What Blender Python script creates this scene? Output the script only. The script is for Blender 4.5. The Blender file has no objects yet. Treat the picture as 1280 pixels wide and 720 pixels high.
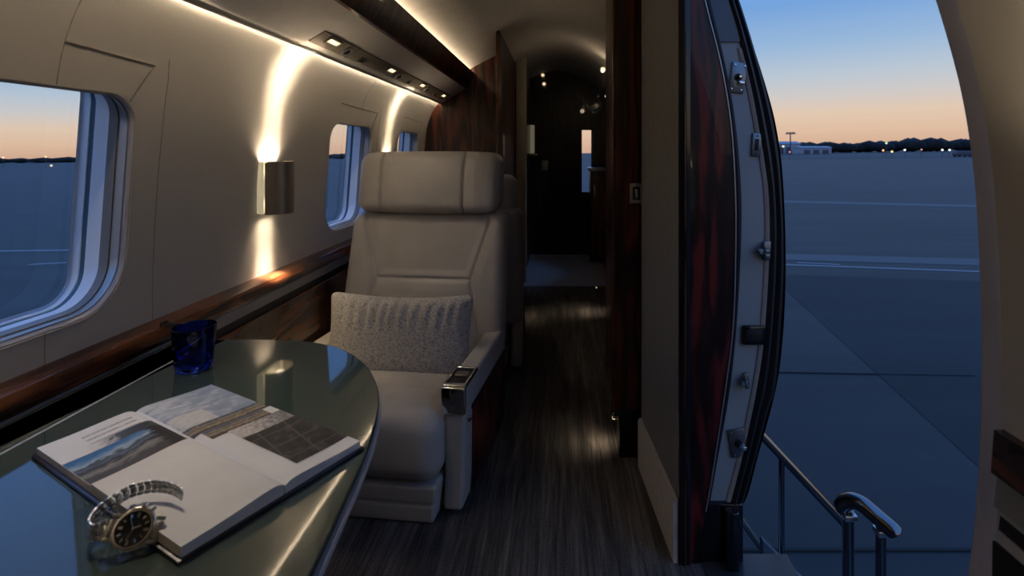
import bpy, bmesh, math, random
import numpy as np
from mathutils import Vector, Matrix
from mathutils.geometry import delaunay_2d_cdt
random.seed(7); rng = np.random.default_rng(7)
S = bpy.context.scene; COL = S.collection
F = 640.0; H = 1.1
def P(px, py, D):                     # a point at distance D along the cabin
    return Vector(((px-700)*D/F, D, H-(py-190)*D/F))
R = math.radians

# ------------------------------------------------------------------ helpers
def tag(o, label=None, cat=None, group=None, kind=None):
    if label: o['label'] = label
    if cat: o['category'] = cat
    if group: o['group'] = group
    if kind: o['kind'] = kind
    return o
def empty(name, loc=(0,0,0), rz=0, kind=None):
    o = bpy.data.objects.new(name, None); COL.objects.link(o)
    o.location = loc; o.rotation_euler = (0,0,rz); o.empty_display_size = .05
    if kind: o['kind'] = kind
    return o
def thing(name, label, cat, loc=(0,0,0), rz=0, group=None):
    return tag(empty(name, loc, rz), label, cat, group)
def link(name, me, mat=None, parent=None, smooth=True, angle=None):
    if mat is not None:
        for m in (mat if isinstance(mat,(list,tuple)) else [mat]): me.materials.append(m)
    if smooth:
        for p in me.polygons: p.use_smooth = True
    o = bpy.data.objects.new(name, me); COL.objects.link(o)
    if parent: o.parent = parent
    if smooth and angle is not None:
        try: me.set_sharp_from_angle(angle=R(angle))
        except Exception: pass
    return o
def from_bm(name, bm, mat, parent=None, smooth=True, angle=35):
    bmesh.ops.recalc_face_normals(bm, faces=bm.faces[:])
    me = bpy.data.meshes.new(name); bm.to_mesh(me); bm.free()
    return link(name, me, mat, parent, smooth, angle)
def pyd(name, v, f, mat, parent=None, smooth=True, angle=35):
    me = bpy.data.meshes.new(name); me.from_pydata([tuple(x) for x in v], [], f); me.update()
    return link(name, me, mat, parent, smooth, angle)
def add_box(bm, c, s, bev=0, seg=2, M=None):
    r = bmesh.ops.create_cube(bm, size=1.0); vs = r['verts']
    bmesh.ops.scale(bm, verts=vs, vec=s)
    if bev > 0:
        es = list({e for v in vs for e in v.link_edges})
        g = bmesh.ops.bevel(bm, geom=es, offset=bev, segments=seg, affect='EDGES', profile=.5, clamp_overlap=True)
        vs = list({v for f in g['faces'] for v in f.verts} | {v for v in vs if v.is_valid})
    T = Matrix.Translation(c)
    if M is not None: T = T @ M
    bmesh.ops.transform(bm, matrix=T, verts=vs)
def box(name, c, s, mat, parent=None, bev=.003, seg=2, M=None):
    bm = bmesh.new(); add_box(bm, c, s, bev, seg, M); return from_bm(name, bm, mat, parent)
def add_tube(bm, pts, rad, n=12, cap=True, up=None):
    pts = [Vector(p) for p in pts]; rings = []
    rads = rad if isinstance(rad,(list,tuple)) else [rad]*len(pts)
    prev = None
    for i, p in enumerate(pts):
        t = (pts[min(i+1,len(pts)-1)]-pts[max(i-1,0)]).normalized()
        if prev is None:
            a = Vector((0,0,1)) if abs(t.z) < .9 else Vector((1,0,0))
            u = t.cross(a).normalized()
        else:
            u = (prev - t*prev.dot(t)).normalized()
        prev = u; w = t.cross(u)
        rings.append([bm.verts.new(p+(u*math.cos(2*math.pi*k/n)+w*math.sin(2*math.pi*k/n))*rads[i]) for k in range(n)])
    for a, b in zip(rings, rings[1:]):
        for k in range(n): bm.faces.new((a[k], a[(k+1)%n], b[(k+1)%n], b[k]))
    if cap: bm.faces.new(rings[0][::-1]); bm.faces.new(rings[-1])
def tube(name, pts, rad, mat, parent=None, n=12):
    bm = bmesh.new(); add_tube(bm, pts, rad, n); return from_bm(name, bm, mat, parent, angle=50)
def lathe_bm(prof, n=48):
    bm = bmesh.new(); rings = []
    for (r, z) in prof:
        if r < 1e-6: rings.append([bm.verts.new((0,0,z))])
        else: rings.append([bm.verts.new((r*math.cos(2*math.pi*k/n), r*math.sin(2*math.pi*k/n), z)) for k in range(n)])
    for a, b in zip(rings, rings[1:]):
        for k in range(n):
            k2 = (k+1)%n
            if len(a)==1 and len(b)==1: continue
            if len(a)==1: bm.faces.new((a[0], b[k], b[k2]))
            elif len(b)==1: bm.faces.new((a[k], a[k2], b[0]))
            else: bm.faces.new((a[k], a[k2], b[k2], b[k]))
    return bm
def lathe(name, prof, mat, parent=None, n=48, M=None, angle=40):
    bm = lathe_bm(prof, n)
    if M is not None: bmesh.ops.transform(bm, matrix=M, verts=bm.verts[:])
    return from_bm(name, bm, mat, parent, angle=angle)
def extrude(name, prof, y0, y1, mat, parent=None, closed=True, smooth=True, angle=25, ny=1):
    """prof: (X, Z) outline run along Y"""
    n = len(prof); v = []; f = []
    for j in range(ny+1):
        y = y0+(y1-y0)*j/ny
        v += [(x, y, z) for x, z in prof]
    for j in range(ny):
        for k in range(n if closed else n-1):
            k2 = (k+1)%n; f.append((j*n+k, j*n+k2, (j+1)*n+k2, (j+1)*n+k))
    if closed:
        f.append(tuple(range(n))[::-1]); f.append(tuple(range(ny*n, ny*n+n)))
    o = pyd(name, v, f, mat, parent, smooth, angle)
    if closed:
        bm = bmesh.new(); bm.from_mesh(o.data); bmesh.ops.recalc_face_normals(bm, faces=bm.faces[:]); bm.to_mesh(o.data); bm.free()
    return o
def catmull(pts, n=8):
    pts = [np.array(p, float) for p in pts]; out = []
    for i in range(len(pts)-1):
        p0 = pts[i-1] if i > 0 else 2*pts[0]-pts[1]
        p1, p2 = pts[i], pts[i+1]
        p3 = pts[i+2] if i+2 < len(pts) else 2*pts[-1]-pts[-2]
        for k in range(n):
            t = k/n
            out.append(.5*((2*p1)+(-p0+p2)*t+(2*p0-5*p1+4*p2-p3)*t*t+(-p0+3*p1-3*p2+p3)*t**3))
    out.append(pts[-1]); return [tuple(p) for p in out]
def rrect(cx, cy, w, h, r, n=8, rb=None):
    out = []; rt = r
    for (sx, sy, a0) in ((1,1,0),(-1,1,90),(-1,-1,180),(1,-1,270)):
        r = rt if sy > 0 or rb is None else rb
        for k in range(n+1):
            a = R(a0+90*k/n); out.append((cx+sx*(w/2-r)+r*math.cos(a), cy+sy*(h/2-r)+r*math.sin(a)))
    return out
def inside(p, poly):
    x, y = p; c = False; n = len(poly)
    for i in range(n):
        x1, y1 = poly[i]; x2, y2 = poly[(i+1)%n]
        if (y1 > y) != (y2 > y) and x < (x2-x1)*(y-y1)/(y2-y1)+x1: c = not c
    return c
def sheet(name, outer, holes, fmap, mat, parent=None, grid=(.1,.05), edge_n=1, smooth=True):
    """a surface with holes: outer and holes are loops in (u, v), fmap maps (u, v) to a point"""
    V = []; E = []
    def addloop(lp):
        s = len(V); V.extend(lp); E.extend([(s+i, s+(i+1)%len(lp)) for i in range(len(lp))])
    addloop(outer)
    for h in holes: addloop(h)
    us = [p[0] for p in outer]; vs = [p[1] for p in outer]
    u = min(us)+grid[0]
    while u < max(us)-1e-6:
        v = min(vs)+grid[1]
        while v < max(vs)-1e-6:
            q = (u, v)
            ok = inside(q, outer)
            for h in holes:
                if inside(q, h): ok = False
                elif min((q[0]-a)**2+(q[1]-b)**2 for a, b in h) < (.35*min(grid))**2: ok = False
            if ok: V.append(q)
            v += grid[1]
        u += grid[0]
    r = delaunay_2d_cdt([Vector(p) for p in V], E, [], 0, 1e-6)
    vv = [tuple(p) for p in r[0]]; faces = []
    for f in r[2]:
        c = (sum(vv[i][0] for i in f)/len(f), sum(vv[i][1] for i in f)/len(f))
        if inside(c, outer) and not any(inside(c, h) for h in holes): faces.append(tuple(f))
    return pyd(name, [fmap(a, b) for a, b in vv], faces, mat, parent, smooth, None)
def rbox(size, r, k=4, m=(10,10,10), deform=None):
    """rounded box as a dense grid; deform(p) -> p"""
    h = [s/2 for s in size]; bm = bmesh.new(); cache = {}
    def coords(ax):
        hh = h[ax]; rr = min(r, hh)
        a = [-hh+rr-rr*math.tan(R(45)*(1-i/k)) for i in range(k)]
        mid = [-hh+rr+(2*hh-2*rr)*i/m[ax] for i in range(m[ax]+1)] if hh-rr > 1e-6 else [0.0]
        return a+mid+[-q for q in a[::-1]]
    C = [coords(0), coords(1), coords(2)]
    def vert(p):
        q = [max(-(h[i]-min(r,h[i])), min(h[i]-min(r,h[i]), p[i])) for i in range(3)]
        d = Vector([p[i]-q[i] for i in range(3)])
        if d.length > 1e-9: d = d.normalized()*r
        w = Vector(q)+d
        key = (round(p[0],6), round(p[1],6), round(p[2],6))
        if key not in cache:
            cache[key] = bm.verts.new(deform(w) if deform else w)
        return cache[key]
    for ax in range(3):
        b, c = (ax+1)%3, (ax+2)%3
        for s in (-1, 1):
            for i in range(len(C[b])-1):
                for j in range(len(C[c])-1):
                    q = []
                    for (ii, jj) in ((i,j),(i+1,j),(i+1,j+1),(i,j+1)):
                        p = [0,0,0]; p[ax] = s*h[ax]; p[b] = C[b][ii]; p[c] = C[c][jj]; q.append(vert(p))
                    if s < 0: q = q[::-1]
                    if len(set(q)) == 4:
                        try: bm.faces.new(q)
                        except ValueError: pass
    return bm
def copy_tree(o, parent=None):
    c = o.copy(); COL.objects.link(c)
    if parent: c.parent = parent
    for ch in [x for x in bpy.data.objects if x.parent == o]: copy_tree(ch, c)
    return c
def segdist(x, y, a, b):
    ax, ay = a; bx, by = b; dx, dy = bx-ax, by-ay
    t = max(0, min(1, ((x-ax)*dx+(y-ay)*dy)/(dx*dx+dy*dy)))
    return math.hypot(x-ax-t*dx, y-ay-t*dy)

# ------------------------------------------------------------------ materials
def mat(name, col=(.5,.5,.5), rough=.5, metal=0, spec=.5, coat=0, coat_r=.05, emit=None, es=0, trans=0, ior=1.45, sheen=0):
    m = bpy.data.materials.new(name); m.use_nodes = True
    b = m.node_tree.nodes['Principled BSDF']
    b.inputs['Base Color'].default_value = (*col, 1); b.inputs['Roughness'].default_value = rough
    b.inputs['Metallic'].default_value = metal; b.inputs['Specular IOR Level'].default_value = spec
    b.inputs['Coat Weight'].default_value = coat; b.inputs['Coat Roughness'].default_value = coat_r
    b.inputs['Transmission Weight'].default_value = trans; b.inputs['IOR'].default_value = ior
    b.inputs['Sheen Weight'].default_value = sheen
    if emit: b.inputs['Emission Color'].default_value = (*emit, 1); b.inputs['Emission Strength'].default_value = es
    return m
def N(m, t, **kw):
    n = m.node_tree.nodes.new(t)
    for k, v in kw.items():
        if hasattr(n, k): setattr(n, k, v)
        else: n.inputs[k].default_value = v
    return n
def L(m, a, b): m.node_tree.links.new(a, b)
def bsdf(m): return m.node_tree.nodes['Principled BSDF']
def coords(m, scale=(1,1,1), rot=(0,0,0), kind='Object'):
    tc = N(m, 'ShaderNodeTexCoord'); mp = N(m, 'ShaderNodeMapping')
    mp.inputs['Scale'].default_value = scale; mp.inputs['Rotation'].default_value = rot
    L(m, tc.outputs[kind], mp.inputs['Vector']); return mp.outputs['Vector']
def ramp(m, fac, stops):
    r = N(m, 'ShaderNodeValToRGB'); e = r.color_ramp.elements
    while len(e) > 1: e.remove(e[-1])
    for i, (p, c) in enumerate(stops):
        x = e[0] if i == 0 else e.new(p)
        x.position = p; x.color = (*c, 1)
    L(m, fac, r.inputs['Fac']); return r.outputs['Color']
def bump(m, h, strength=.2, dist=.002):
    b = N(m, 'ShaderNodeBump', Strength=strength, Distance=dist)
    L(m, h, b.inputs['Height']); L(m, b.outputs['Normal'], bsdf(m).inputs['Normal'])
def noise_mat(name, c0, c1, scale=8, stretch=(1,1,1), detail=4, lo=.35, hi=.65, bs=0, bd=.001, bscale=None, **kw):
    m = mat(name, c0, **kw)
    n = N(m, 'ShaderNodeTexNoise', Scale=scale, Detail=detail)
    L(m, coords(m, stretch), n.inputs['Vector'])
    L(m, ramp(m, n.outputs['Fac'], [(lo,c0),(hi,c1)]), bsdf(m).inputs['Base Color'])
    if bs:
        n2 = N(m, 'ShaderNodeTexNoise', Scale=bscale or scale*4, Detail=3)
        L(m, coords(m, stretch), n2.inputs['Vector']); bump(m, n2.outputs['Fac'], bs, bd)
    return m
def wood(name, dark, mid, lite, stretch=(6,1,6), scale=3.0, coat=.6, rough=.25, rot=(0,0,0)):
    m = mat(name, mid, rough=rough, coat=coat, coat_r=.03, spec=.4)
    v = coords(m, stretch, rot)
    n = N(m, 'ShaderNodeTexNoise', Scale=scale, Detail=5, Distortion=1.2); L(m, v, n.inputs['Vector'])
    n0 = N(m, 'ShaderNodeTexNoise', Scale=scale*.35, Detail=2, Distortion=.6); L(m, v, n0.inputs['Vector'])
    k = N(m, 'ShaderNodeMath', operation='MULTIPLY'); k.inputs[1].default_value = 34.0; L(m, n0.outputs['Fac'], k.inputs[0])
    si = N(m, 'ShaderNodeMath', operation='SINE'); L(m, k.outputs[0], si.inputs[0])
    ab = N(m, 'ShaderNodeMath', operation='MULTIPLY_ADD'); ab.inputs[1].default_value = .26; ab.inputs[2].default_value = .0; L(m, si.outputs[0], ab.inputs[0])
    mx = N(m, 'ShaderNodeMath', operation='ADD'); L(m, n.outputs['Fac'], mx.inputs[0]); L(m, ab.outputs[0], mx.inputs[1])
    L(m, ramp(m, mx.outputs[0], [(.26,dark),(.48,mid),(.78,lite)]), bsdf(m).inputs['Base Color'])
    return m
def emis(name, col, s):
    m = mat(name, (0,0,0), rough=.6, emit=col, es=s); return m
M = {}
WARM = (1.0, .78, .52)
M['wall'] = noise_mat('wall_vinyl', (.425,.41,.39), (.435,.42,.40), 3, rough=.55, spec=.35)
M['ceiling'] = noise_mat('ceiling_suede', (.50,.47,.43), (.54,.51,.47), 20, rough=.8, spec=.2)
M['panel'] = noise_mat('overhead_panel', (.56,.545,.53), (.60,.585,.57), 30, rough=.3, spec=.5)
M['strip'] = noise_mat('service_strip', (.20,.18,.15), (.24,.21,.18), 30, rough=.3)
M['seam'] = mat('dark_seam', (.20,.18,.155), rough=.8)
M['wood_l'] = wood('mahogany_long', (.012,.004,.003), (.060,.020,.009), (.13,.048,.020), (9,.9,9))
M['wood_v'] = wood('mahogany_vertical', (.012,.004,.003), (.050,.012,.006), (.115,.028,.012), (7,7,.9), rough=.38, coat=.22)
M['wood_red'] = wood('rosewood_panel', (.010,.003,.004), (.055,.009,.010), (.15,.020,.017), (16,6,2.6), scale=1.6, rough=.35, coat=.25)
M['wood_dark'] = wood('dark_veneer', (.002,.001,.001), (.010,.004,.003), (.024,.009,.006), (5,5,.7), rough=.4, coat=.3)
M['wood_edge'] = wood('lit_veneer_edge', (.03,.010,.004), (.10,.040,.014), (.16,.07,.025), (5,5,.7))
M['leather'] = noise_mat('taupe_leather', (.49,.46,.425), (.54,.51,.47), 9, bs=.10, bd=.0012, bscale=260, rough=.42, spec=.45)
M['black'] = mat('black_rubber', (.012,.012,.014), rough=.55)
M['blackgloss'] = mat('black_gloss', (.008,.008,.010), rough=.15, coat=.4)
M['chrome'] = mat('polished_chrome', (.75,.74,.72), rough=.10, metal=1)
M['steel'] = noise_mat('brushed_steel', (.50,.49,.47), (.62,.61,.58), 60, (1,1,14), rough=.28, metal=1)
M['dark_steel'] = mat('worn_steel', (.22,.24,.26), rough=.32, metal=.9)
M['nickel'] = mat('satin_nickel', (.42,.38,.33), rough=.35, metal=1)
M['alum'] = mat('grey_aluminium', (.42,.41,.40), rough=.38, metal=.7)
M['bright_rim'] = mat('bright_rim', (.62,.62,.62), rough=.35, metal=.3)
M['greystrip'] = mat('grey_strip', (.30,.29,.28), rough=.35, metal=.3)
M['whiteplastic'] = mat('window_white', (.90,.91,.92), rough=.30)
M['teal'] = mat('window_teal_seal', (.05,.13,.19), rough=.4)
M['greygroove'] = mat('window_grey', (.22,.21,.20), rough=.4)
M['greywall'] = noise_mat('grey_wall_covering', (.20,.20,.20), (.22,.22,.22), 40, rough=.7, spec=.2)
M['basebd'] = noise_mat('carpeted_base', (.46,.43,.40), (.52,.49,.45), 40, rough=.8, spec=.2)
M['jamb'] = noise_mat('cream_paint', (.34,.365,.375), (.375,.40,.41), 10, rough=.42)
M['lining'] = noise_mat('beige_lining', (.40,.35,.30), (.44,.385,.33), 14, rough=.55)
M['cabinet_dark'] = mat('dark_cabinet', (.015,.013,.012), rough=.4)

# carpet: loop pile in fine lengthwise stripes
m = M['carpet'] = mat('carpet', (.05,.045,.045), rough=.95, spec=.1, sheen=.15)
n1 = N(m, 'ShaderNodeTexNoise', Scale=1.0, Detail=3, Roughness=.6); L(m, coords(m, (120,5,1)), n1.inputs['Vector'])
n2 = N(m, 'ShaderNodeTexNoise', Scale=1.0, Detail=2); L(m, coords(m, (340,260,1)), n2.inputs['Vector'])
n3 = N(m, 'ShaderNodeTexNoise', Scale=1.0, Detail=2); L(m, coords(m, (28,1.6,1)), n3.inputs['Vector'])
a = N(m, 'ShaderNodeMath', operation='ADD'); L(m, n1.outputs['Fac'], a.inputs[0]); L(m, n2.outputs['Fac'], a.inputs[1])
a2 = N(m, 'ShaderNodeMath', operation='ADD'); L(m, a.outputs[0], a2.inputs[0]); L(m, n3.outputs['Fac'], a2.inputs[1])
a3 = N(m, 'ShaderNodeMath', operation='MULTIPLY'); a3.inputs[1].default_value = .3333; L(m, a2.outputs[0], a3.inputs[0])
L(m, ramp(m, a3.outputs[0], [(.40,(.020,.019,.020)),(.50,(.070,.064,.062)),(.60,(.17,.152,.14))]), bsdf(m).inputs['Base Color'])
bump(m, a3.outputs[0], .8, .004)

# tweed
m = M['tweed'] = mat('tweed', (.3,.28,.26), rough=.9, spec=.15, sheen=.2)
n1 = N(m, 'ShaderNodeTexVoronoi', Scale=330); L(m, coords(m, (1,1,1.6)), n1.inputs['Vector'])
n2 = N(m, 'ShaderNodeTexNoise', Scale=120, Detail=4); L(m, coords(m), n2.inputs['Vector'])
a = N(m, 'ShaderNodeMath', operation='ADD'); L(m, n1.outputs['Distance'], a.inputs[0]); L(m, n2.outputs['Fac'], a.inputs[1])
L(m, ramp(m, a.outputs[0], [(.62,(.12,.11,.10)),(.90,(.33,.31,.285)),(1.15,(.62,.59,.55))]), bsdf(m).inputs['Base Color'])
bump(m, a.outputs[0], .5, .002)

# glass of the windows: thin pane, clear with a mirror glaze
m = M['pane'] = bpy.data.materials.new('window_glass'); m.use_nodes = True
nt = m.node_tree; nt.nodes.remove(nt.nodes['Principled BSDF'])
out = nt.nodes['Material Output']; tr = N(m, 'ShaderNodeBsdfTransparent'); gl = N(m, 'ShaderNodeBsdfGlossy', Roughness=.02)
tr.inputs['Color'].default_value = (.98,.99,.99,1)
fr = N(m, 'ShaderNodeFresnel', IOR=1.35); mx = N(m, 'ShaderNodeMixShader')
L(m, fr.outputs[0], mx.inputs[0]); L(m, tr.outputs[0], mx.inputs[1]); L(m, gl.outputs[0], mx.inputs[2]); L(m, mx.outputs[0], out.inputs[0])
M['table'] = noise_mat('smoked_green_glass', (.040,.058,.049), (.044,.062,.053), 3, rough=.05, spec=.5, ior=1.68)
M['table_edge'] = mat('glass_edge', (.05,.065,.05), rough=.10, spec=.8)
M['cobalt'] = mat('cobalt_glass', (.02,.06,.62), rough=.03, trans=1.0, ior=1.45)
M['paper'] = noise_mat('paper', (.62,.60,.57), (.66,.64,.61), 20, rough=.6, spec=.2)
M['paper_cool'] = noise_mat('coated_paper', (.66,.65,.64), (.70,.69,.68), 10, rough=.35, spec=.4)
M['cover'] = mat('book_cover', (.03,.02,.025), rough=.35, coat=.3)
M['led'] = emis('warm_led', WARM, 30.0)
M['led_cove'] = emis('warm_led_cove', WARM, 18.0)
M['lens'] = emis('lamp_lens', (1,.72,.36), 2.6)
M['bulb'] = emis('sconce_bulb', (1,.80,.55), 9.0)
M['lens_dim'] = emis('lamp_lens_dim', (1,.75,.45), .9)
M['lens_blue'] = emis('cool_lens', (.6,.8,1), 1.6)
M['shade'] = mat('sconce_shade', (.26,.235,.20), rough=.36, metal=.6)
M['lampglass'] = mat('frosted_edge', (.8,.74,.55), rough=.5, emit=(1,.86,.55), es=.32)

# ------------------------------------------------------------------ shell profiles (X, z relative to eye height)
LW = catmull([(-1.000,-.62),(-1.008,-.42),(-1.006,-.30),(-1.0,-.16),(-.988,.0),(-.970,.165),(-.945,.255),(-.915,.315),(-.880,.357),(-.845,.40),(-.79,.48),(-.74,.54)], 10)
LWz = np.array([p[1] for p in LW]); LWx = np.array([p[0] for p in LW])
def lx(z): return float(np.interp(z, LWz, LWx))
RW = catmull([(.40,-1.12),(.455,-1.02),(.50,-.956),(.532,-.842),(.573,-.693),(.592,-.60),(.604,-.48),(.609,-.36),(.609,-.24),(.604,-.11),(.595,-.004),(.573,.116),(.527,.27),(.486,.375),(.44,.50),(.39,.63)], 8)
RWz = np.array([p[1] for p in RW]); RWx = np.array([p[0] for p in RW])
def rx(z): return float(np.interp(z, RWz, RWx))
CE = catmull([(-.76,.50),(-.715,.555),(-.64,.612),(-.56,.655),(-.466,.705),(-.36,.765),(-.2,.84),(-.05,.87),(.1,.85),(.25,.78),(.36,.69),(.41,.60)], 6)
Y0, YB, YF = -1.3, 3.73, 5.5

# ------------------------------------------------------------------ left wall with windows
WINS = [(.70,1.183),(2.19,2.67),(3.10,3.545)]
ZT, ZB = .125, -.352
def wloop(y0, y1, inset, n=10, d=0.0):
    up, dn = .30*d, .10*d
    return rrect((y0+y1)/2, (ZT+up+ZB+dn)/2, (y1-y0)-2*inset, (ZT+up-ZB-dn)-2*inset, max(.02, .075-.25*d-inset), n, max(.03, .118-.45*d-inset))
holes = [wloop(a, b, 0) for a, b in WINS]
def vline(y0, y1, z0, z1, n): return [(y0+(y1-y0)*i/n, z0+(z1-z0)*i/n) for i in range(n)]
outer = vline(Y0,YF,-.62,-.62,30)+vline(YF,YF,-.62,.54,24)+vline(YF,Y0,.54,.54,30)+vline(Y0,Y0,.54,-.62,24)
w = sheet('wall_left', outer, holes, lambda y, z: (lx(z), y, H+z), M['wall'], grid=(.09,.035)); w['kind'] = 'structure'
def seam(pts, wd=.0011, name='panel_seam', off=.0012):
    v = []; f = []
    pts2 = []
    for a, b in zip(pts, pts[1:]):
        n = max(2, int(math.hypot(b[0]-a[0], b[1]-a[1])/.02))
        pts2 += [(a[0]+(b[0]-a[0])*i/n, a[1]+(b[1]-a[1])*i/n) for i in range(n)]
    pts2.append(pts[-1])
    bm = bmesh.new(); add_tube(bm, [(lx(z)-.0002, y, H+z) for y, z in pts2], wd, 6)
    return from_bm(name, bm, M['seam'], w)
for (a, b) in WINS:
    c = (a+b)/2
    seam([(c+.05, ZT+.005), (c+.05, .345)] if a < 1 else [(c+.05, .20), (c+.05, .345)])
    seam([(c+.06, -.42), (c+.06, ZB)])
    seam([(b+.082, -.42), (b+.082, .175), (b+.07, .225)])
    seam([(b-.02, ZT-.01), (b+.032, .205), (c-.18 if a > 1 else c+.05, .215)], .0022)
for i, (a, b) in enumerate(WINS):
    W = empty('window_%d' % (i+1), (0,0,0), kind='structure')
    spec = [(-.004,-.0015,'lip'),(.0,.003,'lip'),(.002,.008,'lip'),(.002,.012,'groove'),(.005,.013,'groove'),(.005,.022,'groove'),(.001,.023,'groove'),(.001,.036,'groove'),(.004,.037,'black'),(.004,.058,'black'),
            (-.002,.059,'white'),(-.006,.100,'white'),(-.008,.101,'teal'),(-.008,.112,'teal'),(-.006,.113,'white2'),(-.010,.134,'white2'),(-.004,.137,'white2')]
    names = {'lip':('window_trim','wall'),'groove':('window_track','alum'),'black':('window_gasket','greygroove'),'white':('window_frame','whiteplastic'),'teal':('pane_seal','teal'),'white2':('pane_frame','whiteplastic')}
    loops = [[(lx(z)-d, y, H+z) for y, z in wloop(a, b, ins, 10, d)] for ins, d, k in spec]
    for kind in ('lip','groove','black','white','teal','white2'):
        idx = [j for j, s in enumerate(spec) if s[2] == kind]
        lo = max(0, idx[0]-1) if kind != 'lip' else 0
        rows = loops[lo:idx[-1]+1]; n = len(rows[0]); v = [p for rw in rows for p in rw]
        f = [(r*n+k, r*n+(k+1)%n, (r+1)*n+(k+1)%n, (r+1)*n+k) for r in range(len(rows)-1) for k in range(n)]
        pyd(names[kind][0], v, f, M[names[kind][1]], W, True, 40)
    gl = wloop(a, b, -.010, 10, .134); cx, cz = (a+b)/2, (ZT+ZB)/2
    sheet('window_glass', gl, [], lambda y, z: (lx(z)-.130, y, H+z), M['pane'], W, grid=(.08,.05))

# ceiling, floor, end walls
c = extrude('ceiling', [(x, H+z) for x, z in CE], Y0, YF, M['ceiling'], closed=False, angle=60, ny=4); c['kind'] = 'structure'
def rects_floor(): pass
f = box('floor', (-.27,(Y0+4.2)/2,-.02), (1.50,4.2-Y0,.04), M['carpet'], bev=0); f['kind'] = 'structure'
m = M['galley_floor'] = noise_mat('galley_floor', (.42,.42,.43), (.47,.47,.48), 12, rough=.3, spec=.5)
f2 = box('floor_galley', (-.2,(4.2+YF)/2,-.02), (1.64,YF-4.2,.04), M['galley_floor'], bev=0); f2['kind'] = 'structure'
cs = [(x, z) for x, z in CE]
prof_full = [(-1.02,-1.12),(-1.02,.1),(-.95,.35)]+cs+[(.62,.35),(.64,0),(.62,-1.12)]
slit = [(.235,.235),(.335,.235),(.335,-.43),(.235,-.43)]
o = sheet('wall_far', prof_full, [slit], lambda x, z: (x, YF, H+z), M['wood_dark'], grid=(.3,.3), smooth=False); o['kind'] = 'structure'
o = sheet('wall_front', prof_full, [], lambda x, z: (x, Y0, H+z), M['ceiling'], grid=(.3,.3), smooth=False); o['kind'] = 'structure'
# right side wall, forward and aft of the doorway
DF, DA = .74, 1.40
def rwall(name, y0, y1, off, mm, z0=-1.12, z1=.63):
    zz = [z for x, z in RW if z0-.001 <= z <= z1+.001]
    o = extrude(name, [(rx(z)-off, H+z) for z in zz], y0, y1, mm, closed=False, angle=60); o['kind'] = 'structure'; return o
rwall('wall_right', Y0, .672, .030, M['wall'])
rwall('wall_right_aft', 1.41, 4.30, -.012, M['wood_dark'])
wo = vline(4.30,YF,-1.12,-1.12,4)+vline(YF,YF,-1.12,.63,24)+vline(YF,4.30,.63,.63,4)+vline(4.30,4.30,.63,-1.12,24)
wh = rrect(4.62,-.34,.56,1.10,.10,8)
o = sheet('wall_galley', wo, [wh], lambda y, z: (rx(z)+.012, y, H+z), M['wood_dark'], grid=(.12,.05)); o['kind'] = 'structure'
W4 = empty('window_4', kind='structure')
v = [(rx(z)+.012+d, y, H+z) for d in (0,.06) for y, z in wh]; n = len(wh)
pyd('window_frame', v, [(k,(k+1)%n,n+(k+1)%n,n+k) for k in range(n)], M['whiteplastic'], W4)
sheet('window_glass', wh, [], lambda y, z: (rx(z)+.07, y, H+z), M['pane'], W4, grid=(.1,.06))
# close the wedge between ceiling edge and right wall
# jamb of the doorway, forward side: return from the lining to the skin
zz = [z for x, z in RW]
door = empty('door_1', kind='structure')
v = []; f = []
prf = [(-.030,.672),(-.027,.678),(-.018,.690),(-.006,.722),(.0,.735),(.004,.745),(.03,.748)]
for z in zz:
    for (ox, y) in prf: v.append((rx(z)+ox, y, H+z))
n = len(prf)
for i in range(len(zz)-1):
    for k in range(n-1): f.append((i*n+k, i*n+k+1, (i+1)*n+k+1, (i+1)*n+k))
pyd('door_return', v, f, M['lining'], door, True, 60)

# ------------------------------------------------------------------ aft side of the doorway, outlines read from the photograph
def curve(pts):
    ys = np.array([p[1] for p in pts]); xs = np.array([p[0] for p in pts]); return lambda y: float(np.interp(y, ys, xs))
woodR = curve(catmull([(852,-120),(870,-50),(884,10),(902,82),(914,155),(919,230),(920,300),(917,404),(908,480),(893,580),(884,632),(872,690)],6))
creamL = curve(catmull([(860,-120),(876,-50),(889,10),(906,82),(918,151),(925,230),(925.5,300),(920,404),(911,490),(895,580),(886,632)],6))
creamR = curve(catmull([(878,-120),(897,-50),(912,0),(924,40),(943,120),(958,206),(963,250),(963.5,317),(957,421),(947,490),(930,570),(914,632)],6))
sealR = curve(catmull([(885,-120),(906,-50),(924,0),(944,65),(963,137),(973,192),(977,240),(979.5,300),(978.5,369),(970,480),(962,507),(944,575),(928,632)],6))
gap = curve([(0,-200),(0,800)])
def strip(name, cl, cr, D0, D1, y0, y1, mm, parent, n=60, thick=0.0, bulge=0.0):
    v = []; f = []
    for i in range(n+1):
        y = y0+(y1-y0)*i/n
        a = P(cl(y), y, D0); b = P(cr(y), y, D0); b2 = Vector((b.x+ (b.x)*(D1-D0)/D0*0, D1, b.z))
        z = a.z
        row = [Vector((a.x, D0, z)), Vector((a.x*.5+b.x*.5, D0-bulge, z)), Vector((b.x, D0, z))]
        if thick: row = [Vector((a.x, D0+thick, z))]+row+[Vector((b.x, D0+thick, z))]
        v += row
    k = len(row)
    for i in range(n):
        for j in range(k-1): f.append((i*k+j, i*k+j+1, (i+1)*k+j+1, (i+1)*k+j))
    return pyd(name, v, f, mm, parent, True, 40)
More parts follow.
